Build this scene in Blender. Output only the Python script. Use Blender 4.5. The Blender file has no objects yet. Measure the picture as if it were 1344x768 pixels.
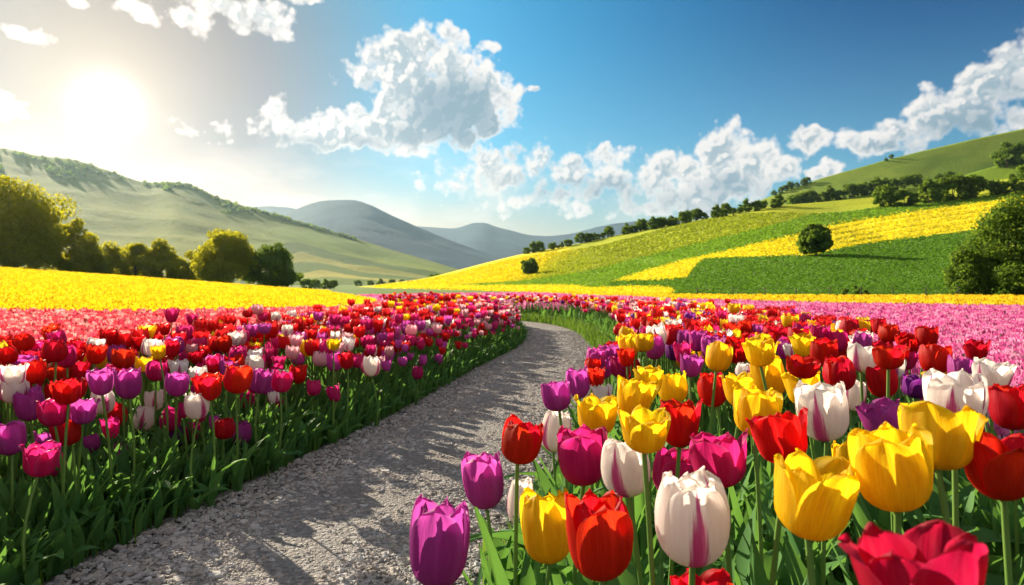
import bpy, math, random
import numpy as np
from math import radians as R_, pi

# ------------------------------------------------------------------ camera, sky, sun, exposure
FPX, CX, HY, EYE = 896.0, 672.0, 372.0, 0.8        # lens in pixels of a 1344 wide frame, centre column, horizon row, eye height
SUN_AZ, SUN_EL = -41.0, 21.0                       # light: degrees left of the view axis, degrees above the horizon
SC = bpy.context.scene
COL = SC.collection
cam = bpy.data.cameras.new('camera')
cam.sensor_width = 36.0
cam.lens = 36.0 * FPX / 1344.0
cam.shift_y = -(384.0 - HY) / 1344.0
cam.clip_start, cam.clip_end = 0.05, 20000
cam.dof.use_dof = True
cam.dof.focus_distance = 1.6
cam.dof.aperture_fstop = 9.0
cam_o = bpy.data.objects.new('camera', cam); COL.objects.link(cam_o)
cam_o.location = (0, 0, EYE); cam_o.rotation_euler = (R_(90), 0, 0)
SC.camera = cam_o

vs = SC.view_settings
SC.display_settings.display_device = 'sRGB'
vs.view_transform = 'Standard'; vs.look = 'None'; vs.gamma = 1.0; vs.use_curve_mapping = False
vs.exposure = 1.4

sun = bpy.data.lights.new('sun', 'SUN'); sun.energy = 5.0; sun.angle = R_(0.5); sun.color = (1.0, 0.86, 0.64)
sun_o = bpy.data.objects.new('sun', sun); COL.objects.link(sun_o)
sun_o.rotation_euler = (R_(90 - SUN_EL), 0, R_(180 - SUN_AZ))
SKY_STR = 0.05
REAR_FILL = 0.26  # brightness of the unseen clouds added as fill light
def sun_dir():
    a, e = R_(SUN_AZ), R_(SUN_EL); return (math.sin(a) * math.cos(e), math.cos(a) * math.cos(e), math.sin(e))

cy = SC.cycles
cy.use_denoising = True
try: cy.denoiser = 'OPENIMAGEDENOISE'
except Exception: pass
cy.max_bounces = 7; cy.diffuse_bounces = 3; cy.glossy_bounces = 2; cy.transmission_bounces = 5
cy.transparent_max_bounces = 6; cy.volume_bounces = 0; cy.caustics_reflective = False; cy.caustics_refractive = False
cy.sample_clamp_indirect = 6.0

# ------------------------------------------------------------------ node helpers
class NT:
    def __init__(s, tree): s.t = tree; s.n = tree.nodes; s.l = tree.links
    def new(s, typ, **kw):
        n = s.n.new(typ)
        for k, v in kw.items(): setattr(n, k, v)
        return n
    def put(s, sock, v):
        if v is None: return
        if isinstance(v, bpy.types.NodeSocket): s.l.new(v, sock)
        elif isinstance(v, (tuple, list)) and len(v) == 3 and sock.type == 'RGBA': sock.default_value = (*v, 1)
        else: sock.default_value = v
    def m(s, op, a=None, b=None, c=None, clamp=False):
        n = s.new('ShaderNodeMath', operation=op, use_clamp=clamp)
        for i, v in enumerate((a, b, c)): s.put(n.inputs[i], v)
        return n.outputs[0]
    def v(s, op, a=None, b=None, sc=None):
        n = s.new('ShaderNodeVectorMath', operation=op)
        s.put(n.inputs[0], a); s.put(n.inputs[1], b)
        if sc is not None: s.put(n.inputs['Scale'], sc)
        return n.outputs['Value'] if op in ('DOT_PRODUCT', 'LENGTH', 'DISTANCE') else n.outputs['Vector']
    def mix(s, f, a, b, blend='MIX'):
        n = s.new('ShaderNodeMix', data_type='RGBA', blend_type=blend)
        s.put(n.inputs[0], f); s.put(n.inputs[6], a); s.put(n.inputs[7], b)
        return n.outputs[2]
    def ss(s, x, lo, hi):
        n = s.new('ShaderNodeMapRange', interpolation_type='SMOOTHSTEP')
        s.put(n.inputs[0], x); s.put(n.inputs[1], lo); s.put(n.inputs[2], hi)
        return n.outputs[0]
    def noise(s, vec, scale, detail=4, rough=0.55, dim='3D', dist=0.0):
        n = s.new('ShaderNodeTexNoise', noise_dimensions=dim)
        s.put(n.inputs['Vector'], vec); s.put(n.inputs['Scale'], scale); s.put(n.inputs['Detail'], detail)
        s.put(n.inputs['Roughness'], rough); s.put(n.inputs['Distortion'], dist)
        return n.outputs[0]
    def attr(s, name, typ='GEOMETRY'):
        return s.new('ShaderNodeAttribute', attribute_name=name, attribute_type=typ)

def azel(px, py):
    dx, dz = (px - CX) / FPX, (HY - py) / FPX
    return math.atan2(dx, 1), math.atan2(dz, math.hypot(dx, 1))

# ------------------------------------------------------------------ world: sky, the sun's glow and the clouds
world = bpy.data.worlds.new('World'); SC.world = world; world.use_nodes = True
CLOUDS = [  # column, row, half width, half height, weight
    (578,132,82,56,1.5),(542,78,58,38,1.25),(500,100,48,26,.9),(612,172,50,15,.9),(658,128,30,22,.9),(640,160,34,20,.8),(585,62,28,22,.8),
    (420,172,72,24,.95),(370,160,27,28,.7),(455,182,72,16,.8),(520,168,70,30,1.2),
    (660,222,70,28,.8),(700,205,34,22,.8),(740,226,64,30,.8),(800,214,34,20,.8),(820,240,70,26,.85),(700,258,110,20,.62),(875,226,36,26,.85),(885,246,60,26,.85),
    (950,200,42,34,1.0),(985,222,46,34,1.0),(940,240,70,34,1.0),(1022,222,30,22,.8),(920,270,120,14,.7),(600,245,60,18,.5),(780,270,140,12,.5),
    (1065,185,34,18,.9),(1082,222,24,14,.9),
    (1180,178,80,22,.9),(1150,188,50,16,.8),(1250,150,66,34,1.0),(1300,118,56,36,1.0),(1290,150,80,34,1.0),(1344,90,52,46,1.0),(1420,100,90,66,1.0),
    (30,45,30,9,.62),(58,56,24,10,.62),(2,138,30,15,.5),(186,15,38,12,.7),(250,28,28,16,.75),(300,8,54,17,.8),(345,26,42,25,.9),(108,3,22,8,.7),(395,2,22,6,.7),
    (255,168,60,8,.32),(305,188,30,7,.32),(640,60,14,6,.5),(704,117,10,5,.5),(718,182,8,5,.6)]
BELLIES = [  # the shaded undersides: column, row, half width, half height, weight
    (598,150,66,46,1.25),(640,172,44,22,.9),(560,178,60,14,.8),(400,186,40,9,.7),(470,190,50,10,.75),(645,160,22,14,.5),
    (670,240,50,12,.5),(760,250,90,16,.6),(850,262,80,14,.6),(960,250,60,20,.6),(930,268,90,12,.5),(1185,192,70,12,.6),(1290,160,80,22,.75),(1330,128,40,26,.6),(1075,196,26,8,.4),
    (350,40,22,12,.45),(300,18,40,8,.3)]
def build_world():
    T = NT(world.node_tree); T.n.clear()
    out = T.new('ShaderNodeOutputWorld'); bg = T.new('ShaderNodeBackground')
    sky = T.new('ShaderNodeTexSky', sky_type='NISHITA', sun_disc=False)
    sky.sun_elevation = R_(SUN_EL); sky.sun_rotation = R_(SUN_AZ)
    sky.altitude = 200; sky.air_density = 1.0; sky.dust_density = 1.2; sky.ozone_density = 3.0
    d = T.new('ShaderNodeTexCoord').outputs['Generated']
    sep = T.new('ShaderNodeSeparateXYZ'); T.put(sep.inputs[0], d)
    az = T.m('ARCTAN2', sep.outputs[0], sep.outputs[1]); el = T.m('ARCSINE', sep.outputs[2])
    comb = T.new('ShaderNodeCombineXYZ'); T.put(comb.inputs[0], az); T.put(comb.inputs[1], el)
    P = comb.outputs[0]
    wn = T.new('ShaderNodeTexNoise', noise_dimensions='2D'); T.put(wn.inputs['Vector'], P); wn.inputs['Scale'].default_value = 22; wn.inputs['Detail'].default_value = 3
    Pw = T.v('ADD', P, T.v('SCALE', T.v('SUBTRACT', wn.outputs['Color'], (.5, .5, .5)), sc=0.026))
    def blobs(vec, lst, sm):
        acc = None
        for (px, py, rx, ry, w) in lst:
            a0, e0 = azel(px, py); ra = rx / FPX * math.cos(a0) ** 2; re = ry / FPX * math.cos(a0)
            q = T.new('ShaderNodeVectorMath', operation='MULTIPLY_ADD'); T.put(q.inputs[0], vec)
            q.inputs[1].default_value = (1 / ra, 1 / re, 0); q.inputs[2].default_value = (-a0 / ra, -e0 / re, 0)
            f = T.m('MULTIPLY_ADD', T.v('DOT_PRODUCT', q.outputs[0], q.outputs[0]), -0.62 * w, w)
            acc = f if acc is None else T.m('SMOOTH_MAX', acc, f, sm)
        return T.m('MAXIMUM', acc, -0.6)
    g = bpy.data.node_groups.new('cloud_billows', 'ShaderNodeTree')
    g.interface.new_socket('P', in_out='INPUT', socket_type='NodeSocketVector')
    g.interface.new_socket('B', in_out='OUTPUT', socket_type='NodeSocketFloat')
    G = NT(g); gi = G.new('NodeGroupInput'); go = G.new('NodeGroupOutput'); gP = gi.outputs[0]
    vo = G.new('ShaderNodeTexVoronoi', feature='SMOOTH_F1', voronoi_dimensions='2D')
    G.put(vo.inputs['Vector'], gP); vo.inputs['Scale'].default_value = 34; vo.inputs['Detail'].default_value = 2.2; vo.inputs['Roughness'].default_value = .55; vo.inputs['Smoothness'].default_value = .35
    bil = G.m('SUBTRACT', 0.55, vo.outputs['Distance'])
    fb = G.m('SUBTRACT', G.noise(gP, 26, 6, .52, '2D'), .5)
    G.put(go.inputs[0], G.m('ADD', G.m('MULTIPLY', bil, 0.85), G.m('MULTIPLY', fb, .62)))
    def bill(vec):
        n = T.new('ShaderNodeGroup'); n.node_tree = g; T.put(n.inputs[0], vec); return n.outputs[0]
    a_s, e_s = azel(140, 140)
    F = blobs(Pw, CLOUDS, 0.12); B = T.ss(blobs(Pw, BELLIES, .2), -.10, 1.05)
    tos = T.v('NORMALIZE', T.v('ADD', T.v('NORMALIZE', T.v('SUBTRACT', (a_s, e_s, 0), P)), (0, .9, 0)))
    Pb = T.v('ADD', T.v('SCALE', P, sc=.75), T.v('SCALE', Pw, sc=.25))
    b1 = bill(Pb); b2 = bill(T.v('ADD', Pb, T.v('SCALE', tos, sc=0.009)))
    soft = T.noise(P, 9, 3, .5, '2D')
    d1 = T.m('ADD', F, b1); alpha = T.ss(T.m('ADD', d1, T.m('MULTIPLY', T.m('SUBTRACT', soft, .5), .9)), -0.04, 0.52)
    lit = T.ss(T.m('SUBTRACT', b1, b2), -0.10, 0.24)
    thick = T.ss(d1, 0.16, 0.80)
    k = T.m('MULTIPLY', thick, T.m('SUBTRACT', 1, T.m('MULTIPLY', lit, .85)), clamp=True)
    col = T.mix(T.m('MULTIPLY', k, 1.0), (1.0, .95, .90), (.38, .50, .57))
    belly = T.mix(T.m('MULTIPLY', lit, .22), (.23, .36, .45), (.55, .62, .66))
    col = T.mix(T.m('MULTIPLY', B, T.ss(d1, .12, .65)), col, belly)
    # sun glow by angle
    sv = (math.sin(a_s) * math.cos(e_s), math.cos(a_s) * math.cos(e_s), math.sin(e_s))
    ang = T.m('ARCCOSINE', T.m('MINIMUM', T.v('DOT_PRODUCT', d, sv), 0.99999))
    def lobe(sig, amp, p=1.0): return T.m('MULTIPLY', T.m('EXPONENT', T.m('MULTIPLY', T.m('POWER', T.m('DIVIDE', ang, R_(sig)), p), -1)), amp)
    glow1 = lobe(1.6, .6, 2.0); glow2 = lobe(4.2, .20, 1.15); glow3 = lobe(13.5, .15, 1.5)
    gcol = T.v('ADD', T.v('ADD', T.v('SCALE', (1, .95, .80), sc=glow1), T.v('SCALE', (1, .78, .46), sc=glow2)), T.v('SCALE', (1, .60, .34), sc=glow3))
    # clear sky: Nishita with the deep polarised blue away from the sun, paler and warmer low down near it
    hi = T.ss(el, .10, .42); far = T.ss(ang, R_(26), R_(62)); near = T.ss(ang, R_(28), R_(8)); low = T.m('MULTIPLY', T.ss(el, .20, .02), T.ss(ang, R_(62), R_(22)))
    tint = T.mix(far, T.mix(hi, (.50, 1.15, 1.22), (.10, 1.06, 1.30)), T.mix(hi, (.62, 1.22, 1.28), (.0, .36, .70)))
    angl = T.m('ARCCOSINE', T.m('MINIMUM', T.v('DOT_PRODUCT', d, tuple(sun_dir())), 0.99999))
    tint = T.mix(near, tint, (.22, .32, .40)); tint = T.mix(T.ss(angl, R_(34), R_(6)), tint, (.10, .12, .14)); tint = T.mix(low, tint, (1.25, .74, .50))
    skc = T.v('MULTIPLY', T.v('SCALE', sky.outputs[0], sc=SKY_STR), T.v('SCALE', tint, sc=.75))
    tot = T.mix(T.m('MULTIPLY', alpha, .97), skc, T.v('SCALE', col, sc=0.385))
    # thin bright veil low over the valley
    veil = T.m('MULTIPLY', T.m('MULTIPLY', T.ss(T.noise(T.v('MULTIPLY', P, (1, 2.6, 1)), 7, 5, .55, '2D'), .36, .66), T.ss(el, .24, .06)), T.ss(ang, R_(58), R_(20)))
    tot = T.mix(T.m('MULTIPLY', veil, .55), tot, (.37, .345, .31))
    # unseen bright cumulus added overhead and behind the camera to fill the shadows
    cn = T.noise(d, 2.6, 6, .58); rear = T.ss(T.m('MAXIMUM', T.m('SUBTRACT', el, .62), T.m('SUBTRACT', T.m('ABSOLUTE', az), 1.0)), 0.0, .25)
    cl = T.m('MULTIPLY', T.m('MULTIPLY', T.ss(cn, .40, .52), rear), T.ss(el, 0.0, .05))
    tot = T.mix(cl, tot, (REAR_FILL * 1.0, REAR_FILL * .97, REAR_FILL * .93))
    tot = T.v('ADD', tot, gcol)
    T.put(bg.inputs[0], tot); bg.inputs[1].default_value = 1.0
    T.l.new(bg.outputs[0], out.inputs[0])
    world.cycles.sampling_method = 'MANUAL'; world.cycles.sample_map_resolution = 512
build_world()

# ------------------------------------------------------------------ mesh helpers
rng = np.random.default_rng(11)
random.seed(5)
def mk_mesh(name, V, F, mats=(), attrs=None, uv=None, smooth=True, midx=None):
    V = np.asarray(V, np.float32); F = np.asarray(F, np.int32)
    me = bpy.data.meshes.new(name); k = F.shape[1]
    me.vertices.add(len(V)); me.vertices.foreach_set('co', V.ravel())
    me.loops.add(F.size); me.loops.foreach_set('vertex_index', F.ravel())
    me.polygons.add(len(F))
    me.polygons.foreach_set('loop_start', np.arange(0, F.size, k, dtype=np.int32))
    me.polygons.foreach_set('loop_total', np.full(len(F), k, np.int32))
    me.polygons.foreach_set('use_smooth', np.full(len(F), smooth, bool))
    for mt in mats: me.materials.append(mt)
    if midx is not None: me.polygons.foreach_set('material_index', np.asarray(midx, np.int32))
    for an, av in (attrs or {}).items():
        av = np.asarray(av, np.float32)
        if av.ndim == 1:
            a = me.attributes.new(an, 'FLOAT', 'POINT'); a.data.foreach_set('value', av)
        else:
            c = np.ones((len(av), 4), np.float32); c[:, :3] = av
            a = me.attributes.new(an, 'FLOAT_COLOR', 'POINT'); a.data.foreach_set('color', c.ravel())
    if uv is not None:
        u = me.uv_layers.new(name='UVMap'); u.data.foreach_set('uv', np.asarray(uv, np.float32)[F.ravel()].ravel())
    me.update(calc_edges=True)
    return me
def link(name, me, parent=None, loc=(0, 0, 0)):
    o = bpy.data.objects.new(name, me); COL.objects.link(o); o.location = loc
    if parent is not None: o.parent = parent
    return o
def tag(o, label=None, cat=None, group=None, kind=None):
    if label: o['label'] = label
    if cat: o['category'] = cat
    if group: o['group'] = group
    if kind: o['kind'] = kind
    return o
def grid_faces(nu, nv):          # nv rows of nu vertices
    i = np.arange(nv - 1)[:, None] * nu + np.arange(nu - 1)[None, :]
    return np.stack([i, i + 1, i + nu + 1, i + nu], -1).reshape(-1, 4)
def grid_me(name, V, nu, nv, mats, attrs=None, smooth=True):
    return mk_mesh(name, V.reshape(-1, 3), grid_faces(nu, nv), mats, attrs, smooth=smooth)
class Acc:                        # gathers copies of small templates into one mesh
    def __init__(s): s.V, s.F, s.A, s.n = [], [], {}, 0
    def add(s, V, F, **at):
        s.V.append(V); s.F.append(F + s.n); s.n += len(V)
        for k, v in at.items(): s.A.setdefault(k, []).append(np.asarray(v, np.float32))
    def many(s, tV, tF, pos, rot, scl, **at):   # template at N places: pos (N,3), rot about z (N,), scl (N,3); at: (N,..) values
        N, n = len(pos), len(tV)
        if N == 0: return
        v = tV[None] * scl[:, None, :]
        c, sn = np.cos(rot)[:, None], np.sin(rot)[:, None]
        w = np.stack([v[..., 0] * c - v[..., 1] * sn, v[..., 0] * sn + v[..., 1] * c, v[..., 2]], -1) + pos[:, None, :]
        s.V.append(w.reshape(-1, 3)); s.F.append((tF[None] + (np.arange(N) * n)[:, None, None]).reshape(-1, 4) + s.n); s.n += N * n
        for k, a in at.items():
            a = np.asarray(a, np.float32)
            a = np.repeat(a[:, None], n, 1) if a.shape[:1] == (N,) and (a.ndim == 1 or a.shape[-1] == 3 and a.ndim == 2) else a
            s.A.setdefault(k, []).append(a.reshape(-1, 3) if a.ndim == 3 else a.reshape(-1))
    def mesh(s, name, mats, smooth=True):
        return mk_mesh(name, np.concatenate(s.V), np.concatenate(s.F), mats, {k: np.concatenate(v) for k, v in s.A.items()}, smooth=smooth)
_perm = np.random.default_rng(3).random((256, 256))
def vnoise(x, y):
    x = np.asarray(x, float); y = np.asarray(y, float)
    xi, yi = np.floor(x).astype(int), np.floor(y).astype(int); fx, fy = x - xi, y - yi
    fx, fy = fx * fx * (3 - 2 * fx), fy * fy * (3 - 2 * fy)
    g = lambda a, b: _perm[a & 255, b & 255]
    return (g(xi, yi) * (1 - fx) + g(xi + 1, yi) * fx) * (1 - fy) + (g(xi, yi + 1) * (1 - fx) + g(xi + 1, yi + 1) * fx) * fy
def fbm(x, y, o=4):
    s, a, t = 0, .5, 0
    for k in range(o): s = s + a * vnoise(x * 2 ** k + 17 * k, y * 2 ** k + 31 * k); t += a; a *= .5
    return s / t
def sstep(x, a, b):
    t = np.clip((x - a) / (b - a), 0, 1); return t * t * (3 - 2 * t)
def I(x, pts):                    # piecewise linear
    a = np.array(pts, float); return np.interp(x, a[:, 0], a[:, 1])
def smoothI(x, pts, w=14):
    x = np.asarray(x, float); return sum(I(x + k * w / 3, pts) for k in range(-3, 4)) / 7

# ------------------------------------------------------------------ materials
def new_mat(name):
    m = bpy.data.materials.new(name); m.use_nodes = True
    T = NT(m.node_tree); T.n.clear()
    o = T.new('ShaderNodeOutputMaterial')
    return m, T, o
def principled(T, o, col, rough=.8, spec=.3, normal=None):
    p = T.new('ShaderNodeBsdfPrincipled'); T.put(p.inputs['Base Color'], col); T.put(p.inputs['Roughness'], rough)
    p.inputs['Specular IOR Level'].default_value = spec
    if normal is not None: T.put(p.inputs['Normal'], normal)
    if o is not None: T.l.new(p.outputs[0], o.inputs[0])
    return p
def bump(T, h, strength=.5, dist=.02):
    b = T.new('ShaderNodeBump'); T.put(b.inputs['Height'], h); b.inputs['Strength'].default_value = strength; b.inputs['Distance'].default_value = dist
    return b.outputs[0]
def leafy(T, o, col, tcol, trans=.45, rough=.45, spec=.35, normal=None):     # thin leaf or petal: part of the light goes through
    p = principled(T, None, col, rough, spec, normal)
    t = T.new('ShaderNodeBsdfTranslucent'); T.put(t.inputs[0], tcol)
    if normal is not None: T.put(t.inputs['Normal'], normal)
    mx = T.new('ShaderNodeMixShader'); mx.inputs[0].default_value = trans
    T.l.new(p.outputs[0], mx.inputs[1]); T.l.new(t.outputs[0], mx.inputs[2]); T.l.new(mx.outputs[0], o.inputs[0])

PCOL = {'red': (.66, .008, .010), 'magenta': (.62, .020, .18), 'purple': (.55, .075, .40), 'violet': (.22, .022, .27), 'crimson': (.50, .008, .050),
        'yellow': (.88, .62, .010), 'white': (.86, .80, .76), 'orange': (.85, .20, .01), 'pale': (.80, .45, .50)}
def petal_mat(cname):
    c = PCOL[cname]; m, T, o = new_mat('petal_' + cname)
    uv = T.attr('UVMap').outputs['Vector']
    sp = T.new('ShaderNodeSeparateXYZ'); T.put(sp.inputs[0], uv); u, v = sp.outputs[0], sp.outputs[1]
    au = T.m('ABSOLUTE', T.m('MULTIPLY_ADD', u, 2.0, -1.0))
    rnd = T.new('ShaderNodeObjectInfo').outputs['Random']
    vein = T.noise(T.v('MULTIPLY', uv, (34, 2.0, 1)), 1.0, 5, .65)
    blot = T.noise(T.v('ADD', T.v('MULTIPLY', uv, (2, 2, 1)), T.v('SCALE', (7, 13, 5), sc=rnd)), 1.4, 3, .5)
    if cname == 'white':
        edge = T.m('ADD', T.m('MULTIPLY', T.m('POWER', T.m('SUBTRACT', 1, v, clamp=True), .8), .46), T.m('MULTIPLY', T.m('SUBTRACT', vein, .5), .42))
        flame = T.ss(T.m('SUBTRACT', edge, au), -.02, .10)
        few = T.m('GREATER_THAN', T.attr('stripe').outputs['Fac'], .5)
        base = T.mix(T.ss(v, 0.0, .35), (.70, .72, .48), c)
        base = T.mix(T.m('MULTIPLY', T.m('MULTIPLY', flame, .95), few), base, (.50, .018, .20))
        base = T.mix(T.m('MULTIPLY', T.ss(vein, .45, .75), .18), base, (.75, .38, .48))
    else:
        hs = T.new('ShaderNodeHueSaturation'); T.put(hs.inputs['Color'], c)
        T.put(hs.inputs['Hue'], T.m('MULTIPLY_ADD', rnd, .022, .489)); T.put(hs.inputs['Value'], T.m('MULTIPLY_ADD', T.m('FRACT', T.m('MULTIPLY', rnd, 7.31)), .45, .78))
        base = hs.outputs[0]
        light = {'red': (.80, .05, .02), 'magenta': (.75, .12, .38), 'purple': (.66, .20, .60), 'violet': (.40, .10, .45), 'crimson': (.66, .04, .12), 'yellow': (.92, .74, .04), 'orange': (.9, .45, .02), 'pale': (.85, .7, .7)}[cname]
        base = T.mix(T.m('MULTIPLY', T.ss(T.m('ADD', au, T.m('MULTIPLY', vein, .35)), .75, 1.25), .55), base, light)       # paler petal margins
        deep = tuple(x * y for x, y in zip(c, (.80, .55, .8)))
        base = T.mix(T.m('MULTIPLY', T.ss(vein, .38, .70), .55), base, deep)
        base = T.mix(T.m('MULTIPLY', T.ss(v, .30, .02), .55), base, {'yellow': (.70, .52, .05)}.get(cname, deep))
    streak = T.noise(T.v('MULTIPLY', uv, (9, 1.1, 1)), 1.0, 3, .5)
    base = T.mix(T.m('MULTIPLY', T.ss(streak, .48, .75), .28), base, tuple(min(1, q * 1.25 + .06) for q in c))
    h = T.m('ADD', T.m('MULTIPLY', vein, 1.1), T.m('MULTIPLY', blot, 1.2))
    leafy(T, o, base, base, .66, .50, .20, bump(T, h, .30, .004))
    return m
PM = {k: petal_mat(k) for k in PCOL}

def m_attr_flower():             # flowers gathered in one mesh carry their own petal colour
    m, T, o = new_mat('field_petals'); a = T.attr('Col').outputs['Color']
    leafy(T, o, a, a, .45, .5, .2); return m
M_FIELD = m_attr_flower()
def m_leaf(name, c1, c2, tr, trans=.4, scale=2.0, rough=.42, spec=.4):
    m, T, o = new_mat(name)
    geo = T.new('ShaderNodeNewGeometry'); pos = geo.outputs['Position']
    rnd = geo.outputs['Random Per Island']
    n = T.noise(pos, scale, 3, .6)
    f = T.m('ADD', T.m('MULTIPLY', n, .8), T.m('MULTIPLY_ADD', rnd, .8, -.4), clamp=True)
    c = T.mix(f, c1, c2)
    leafy(T, o, c, T.mix(.5, c, tr), trans, rough, spec); return m
M_STEM = m_leaf('tulip_stem', (.09, .20, .03), (.17, .30, .06), (.25, .38, .05), .15, 6)
M_TLEAF = m_leaf('tulip_leaf', (.050, .150, .052), (.125, .285, .075), (.20, .40, .03), .42, 7, .62, .10)
M_GRASS = m_leaf('grass_blade', (.05, .13, .015), (.14, .26, .03), (.22, .36, .03), .42, 5, .6, .1)
M_TREE = m_leaf('tree_leaf', (.09, .14, .010), (.25, .30, .018), (.85, .74, .02), .64, .55, .7, .08)
M_TREED = m_leaf('tree_leaf_dark', (.045, .105, .016), (.115, .20, .026), (.32, .44, .03), .52, .4, .7, .08)
def m_bark():
    m, T, o = new_mat('bark'); p = T.new('ShaderNodeTexCoord').outputs['Object']
    n = T.noise(T.v('MULTIPLY', p, (6, 6, 1.2)), 2.5, 6, .65)
    principled(T, o, T.mix(n, (.05, .035, .025), (.17, .13, .10)), .9, .1, bump(T, n, .8, .03)); return m
M_BARK = m_bark()
def m_soil_ground():
    m, T, o = new_mat('ground'); p = T.new('ShaderNodeNewGeometry').outputs['Position']
    zone = T.attr('soil').outputs['Fac']
    n1 = T.noise(p, .9, 6, .6); n2 = T.noise(p, 16, 6, .65); n3 = T.noise(p, .012, 4, .5)
    soil = T.mix(n2, (.030, .020, .013), (.110, .075, .048))
    soil = T.mix(T.m('MULTIPLY', T.ss(n1, .45, .62), .6), soil, (.03, .06, .012))
    grass = T.mix(n1, (.05, .12, .014), (.13, .22, .03)); grass = T.mix(T.ss(n3, .42, .60), grass, (.24, .27, .05))
    grass = T.mix(T.m('MULTIPLY', n2, .4), grass, (.05, .10, .015))
    principled(T, o, T.mix(T.ss(T.m('ADD', zone, T.m('MULTIPLY_ADD', n1, .4, -.2)), .35, .65), grass, soil), .95, .1, bump(T, n2, .7, .02)); return m
M_GROUND = m_soil_ground()
def m_path():
    m, T, o = new_mat('gravel_path'); p = T.new('ShaderNodeNewGeometry').outputs['Position']
    v1 = T.new('ShaderNodeTexVoronoi', feature='F1'); T.put(v1.inputs['Vector'], p); v1.inputs['Scale'].default_value = 75
    v2 = T.new('ShaderNodeTexVoronoi', feature='F1'); T.put(v2.inputs['Vector'], p); v2.inputs['Scale'].default_value = 190
    s1 = T.new('ShaderNodeSeparateColor'); T.put(s1.inputs[0], v1.outputs['Color'])
    s2 = T.new('ShaderNodeSeparateColor'); T.put(s2.inputs[0], v2.outputs['Color'])
    n = T.noise(p, 2.2, 5, .6); f = T.noise(p, 260, 3, .6)
    c = T.mix(s1.outputs[0], (.155, .16, .168), (.35, .355, .365)); c = T.mix(T.m('MULTIPLY', s2.outputs[1], .5), c, (.32, .27, .23))
    c = T.mix(T.m('MULTIPLY', T.ss(n, .42, .66), .45), c, (.23, .19, .16)); c = T.mix(T.m('MULTIPLY', f, .25), c, (.16, .14, .13))
    h = T.m('ADD', T.m('MULTIPLY', v1.outputs['Distance'], -1.0), T.m('ADD', T.m('MULTIPLY', v2.outputs['Distance'], -.5), T.m('MULTIPLY', n, .8)))
    principled(T, o, c, .92, .15, bump(T, h, 1.0, .012)); return m
M_PATH = m_path()
def m_stone():
    m, T, o = new_mat('gravel_stone'); g = T.new('ShaderNodeNewGeometry')
    r = g.outputs['Random Per Island']; n = T.noise(g.outputs['Position'], 120, 4, .6)
    c = T.mix(r, (.17, .175, .185), (.52, .525, .54)); c = T.mix(T.m('MULTIPLY', T.m('FRACT', T.m('MULTIPLY', r, 13.7)), .5), c, (.48, .38, .31))
    principled(T, o, T.mix(T.m('MULTIPLY', n, .3), c, (.14, .12, .11)), .88, .2, bump(T, n, .5, .003)); return m
M_STONE = m_stone()

# ------------------------------------------------------------------ the path's course and the flower beds beside it
_c = np.array([(-.90, -.6), (-.86, .3), (-.76, 1), (-.66, 1.81), (-.53, 2.4), (-.36, 3.2), (-.13, 4.2), (.18, 6.0), (.47, 7.9), (.60, 9.6), (.58, 11.4), (.34, 13.0), (-.25, 14.3), (-1.2, 15.2), (-2.3, 15.9)])
def _cr(P, n=10):
    P = np.vstack([2 * P[0] - P[1], P, 2 * P[-1] - P[-2]]); o = []
    for i in range(1, len(P) - 2):
        for t in np.linspace(0, 1, n, endpoint=False):
            a, b, c, d = P[i - 1:i + 3]
            o.append(.5 * (2 * b + (c - a) * t + (2 * a - 5 * b + 4 * c - d) * t * t + (3 * b - a - 3 * c + d) * t ** 3))
    o.append(P[-2]); return np.array(o)
CL = _cr(_c)
HW = .55
def hwf(Y): return .55 - .14 * sstep(np.asarray(Y, float), 6.2, 9.5)
def path_sd(X, Y):               # signed distance from the path's middle (left negative) and place along it 0..1
    X = np.atleast_1d(np.asarray(X, float)); Y = np.atleast_1d(np.asarray(Y, float))
    best = np.full(X.shape, 1e9); sd = np.zeros(X.shape); ss = np.zeros(X.shape)
    for i in range(len(CL) - 1):
        a, b = CL[i], CL[i + 1]; ab = b - a
        t = np.clip(((X - a[0]) * ab[0] + (Y - a[1]) * ab[1]) / (ab @ ab), 0, 1)
        dx, dy = X - a[0] - t * ab[0], Y - a[1] - t * ab[1]; q = dx * dx + dy * dy
        m = q < best; best[m] = q[m]
        side = np.where(ab[0] * dy - ab[1] * dx > 0, -1.0, 1.0)
        sd[m] = (np.sqrt(q) * side)[m]; ss[m] = (i + t[m]) / (len(CL) - 1)
    return sd, ss
def px_of(X, Y): return CX + FPX * X / np.maximum(Y, .01)
def lbed(Y): return LBED * (1 - .30 * sstep(Y, 8, 12))
def rbed(Y): return RBED - .25 * sstep(Y, 7, 9) - .60 * sstep(Y, 10, 13)
def grass_gap(Y): return .04 + .17 * sstep(Y, 1.3, 2.6) + .07 * sstep(Y, 6.8, 8.6)
LBED, RBED = 1.45, 1.38

# knoll under the yellow field on the left
KN_Y = [(-900, 255), (-300, 322), (0, 352), (130, 361), (254, 370), (389, 381), (448, 385), (510, 388), (560, 390)]
def gz(X, Y):
    X = np.asarray(X, float); Y = np.asarray(Y, float)
    px = px_of(X, Y); ok = Y > 3
    dc = 36.0
    zc = np.maximum(.8 - (smoothI(px, KN_Y, 40) - HY) / FPX * dc - .30, 0)
    t = np.where(Y < dc, sstep(Y, 8, dc + 6) / sstep(dc, 8, dc + 6) if False else np.clip((Y - 9) / (dc - 9), 0, 1) ** 1.15, 1 - sstep(Y, dc, dc * 2.6))
    z = np.where(ok, zc * t, 0)
    return z + .02 * (fbm(X * .5, Y * .5) - .5) * sstep(Y, 8, 20)

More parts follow.
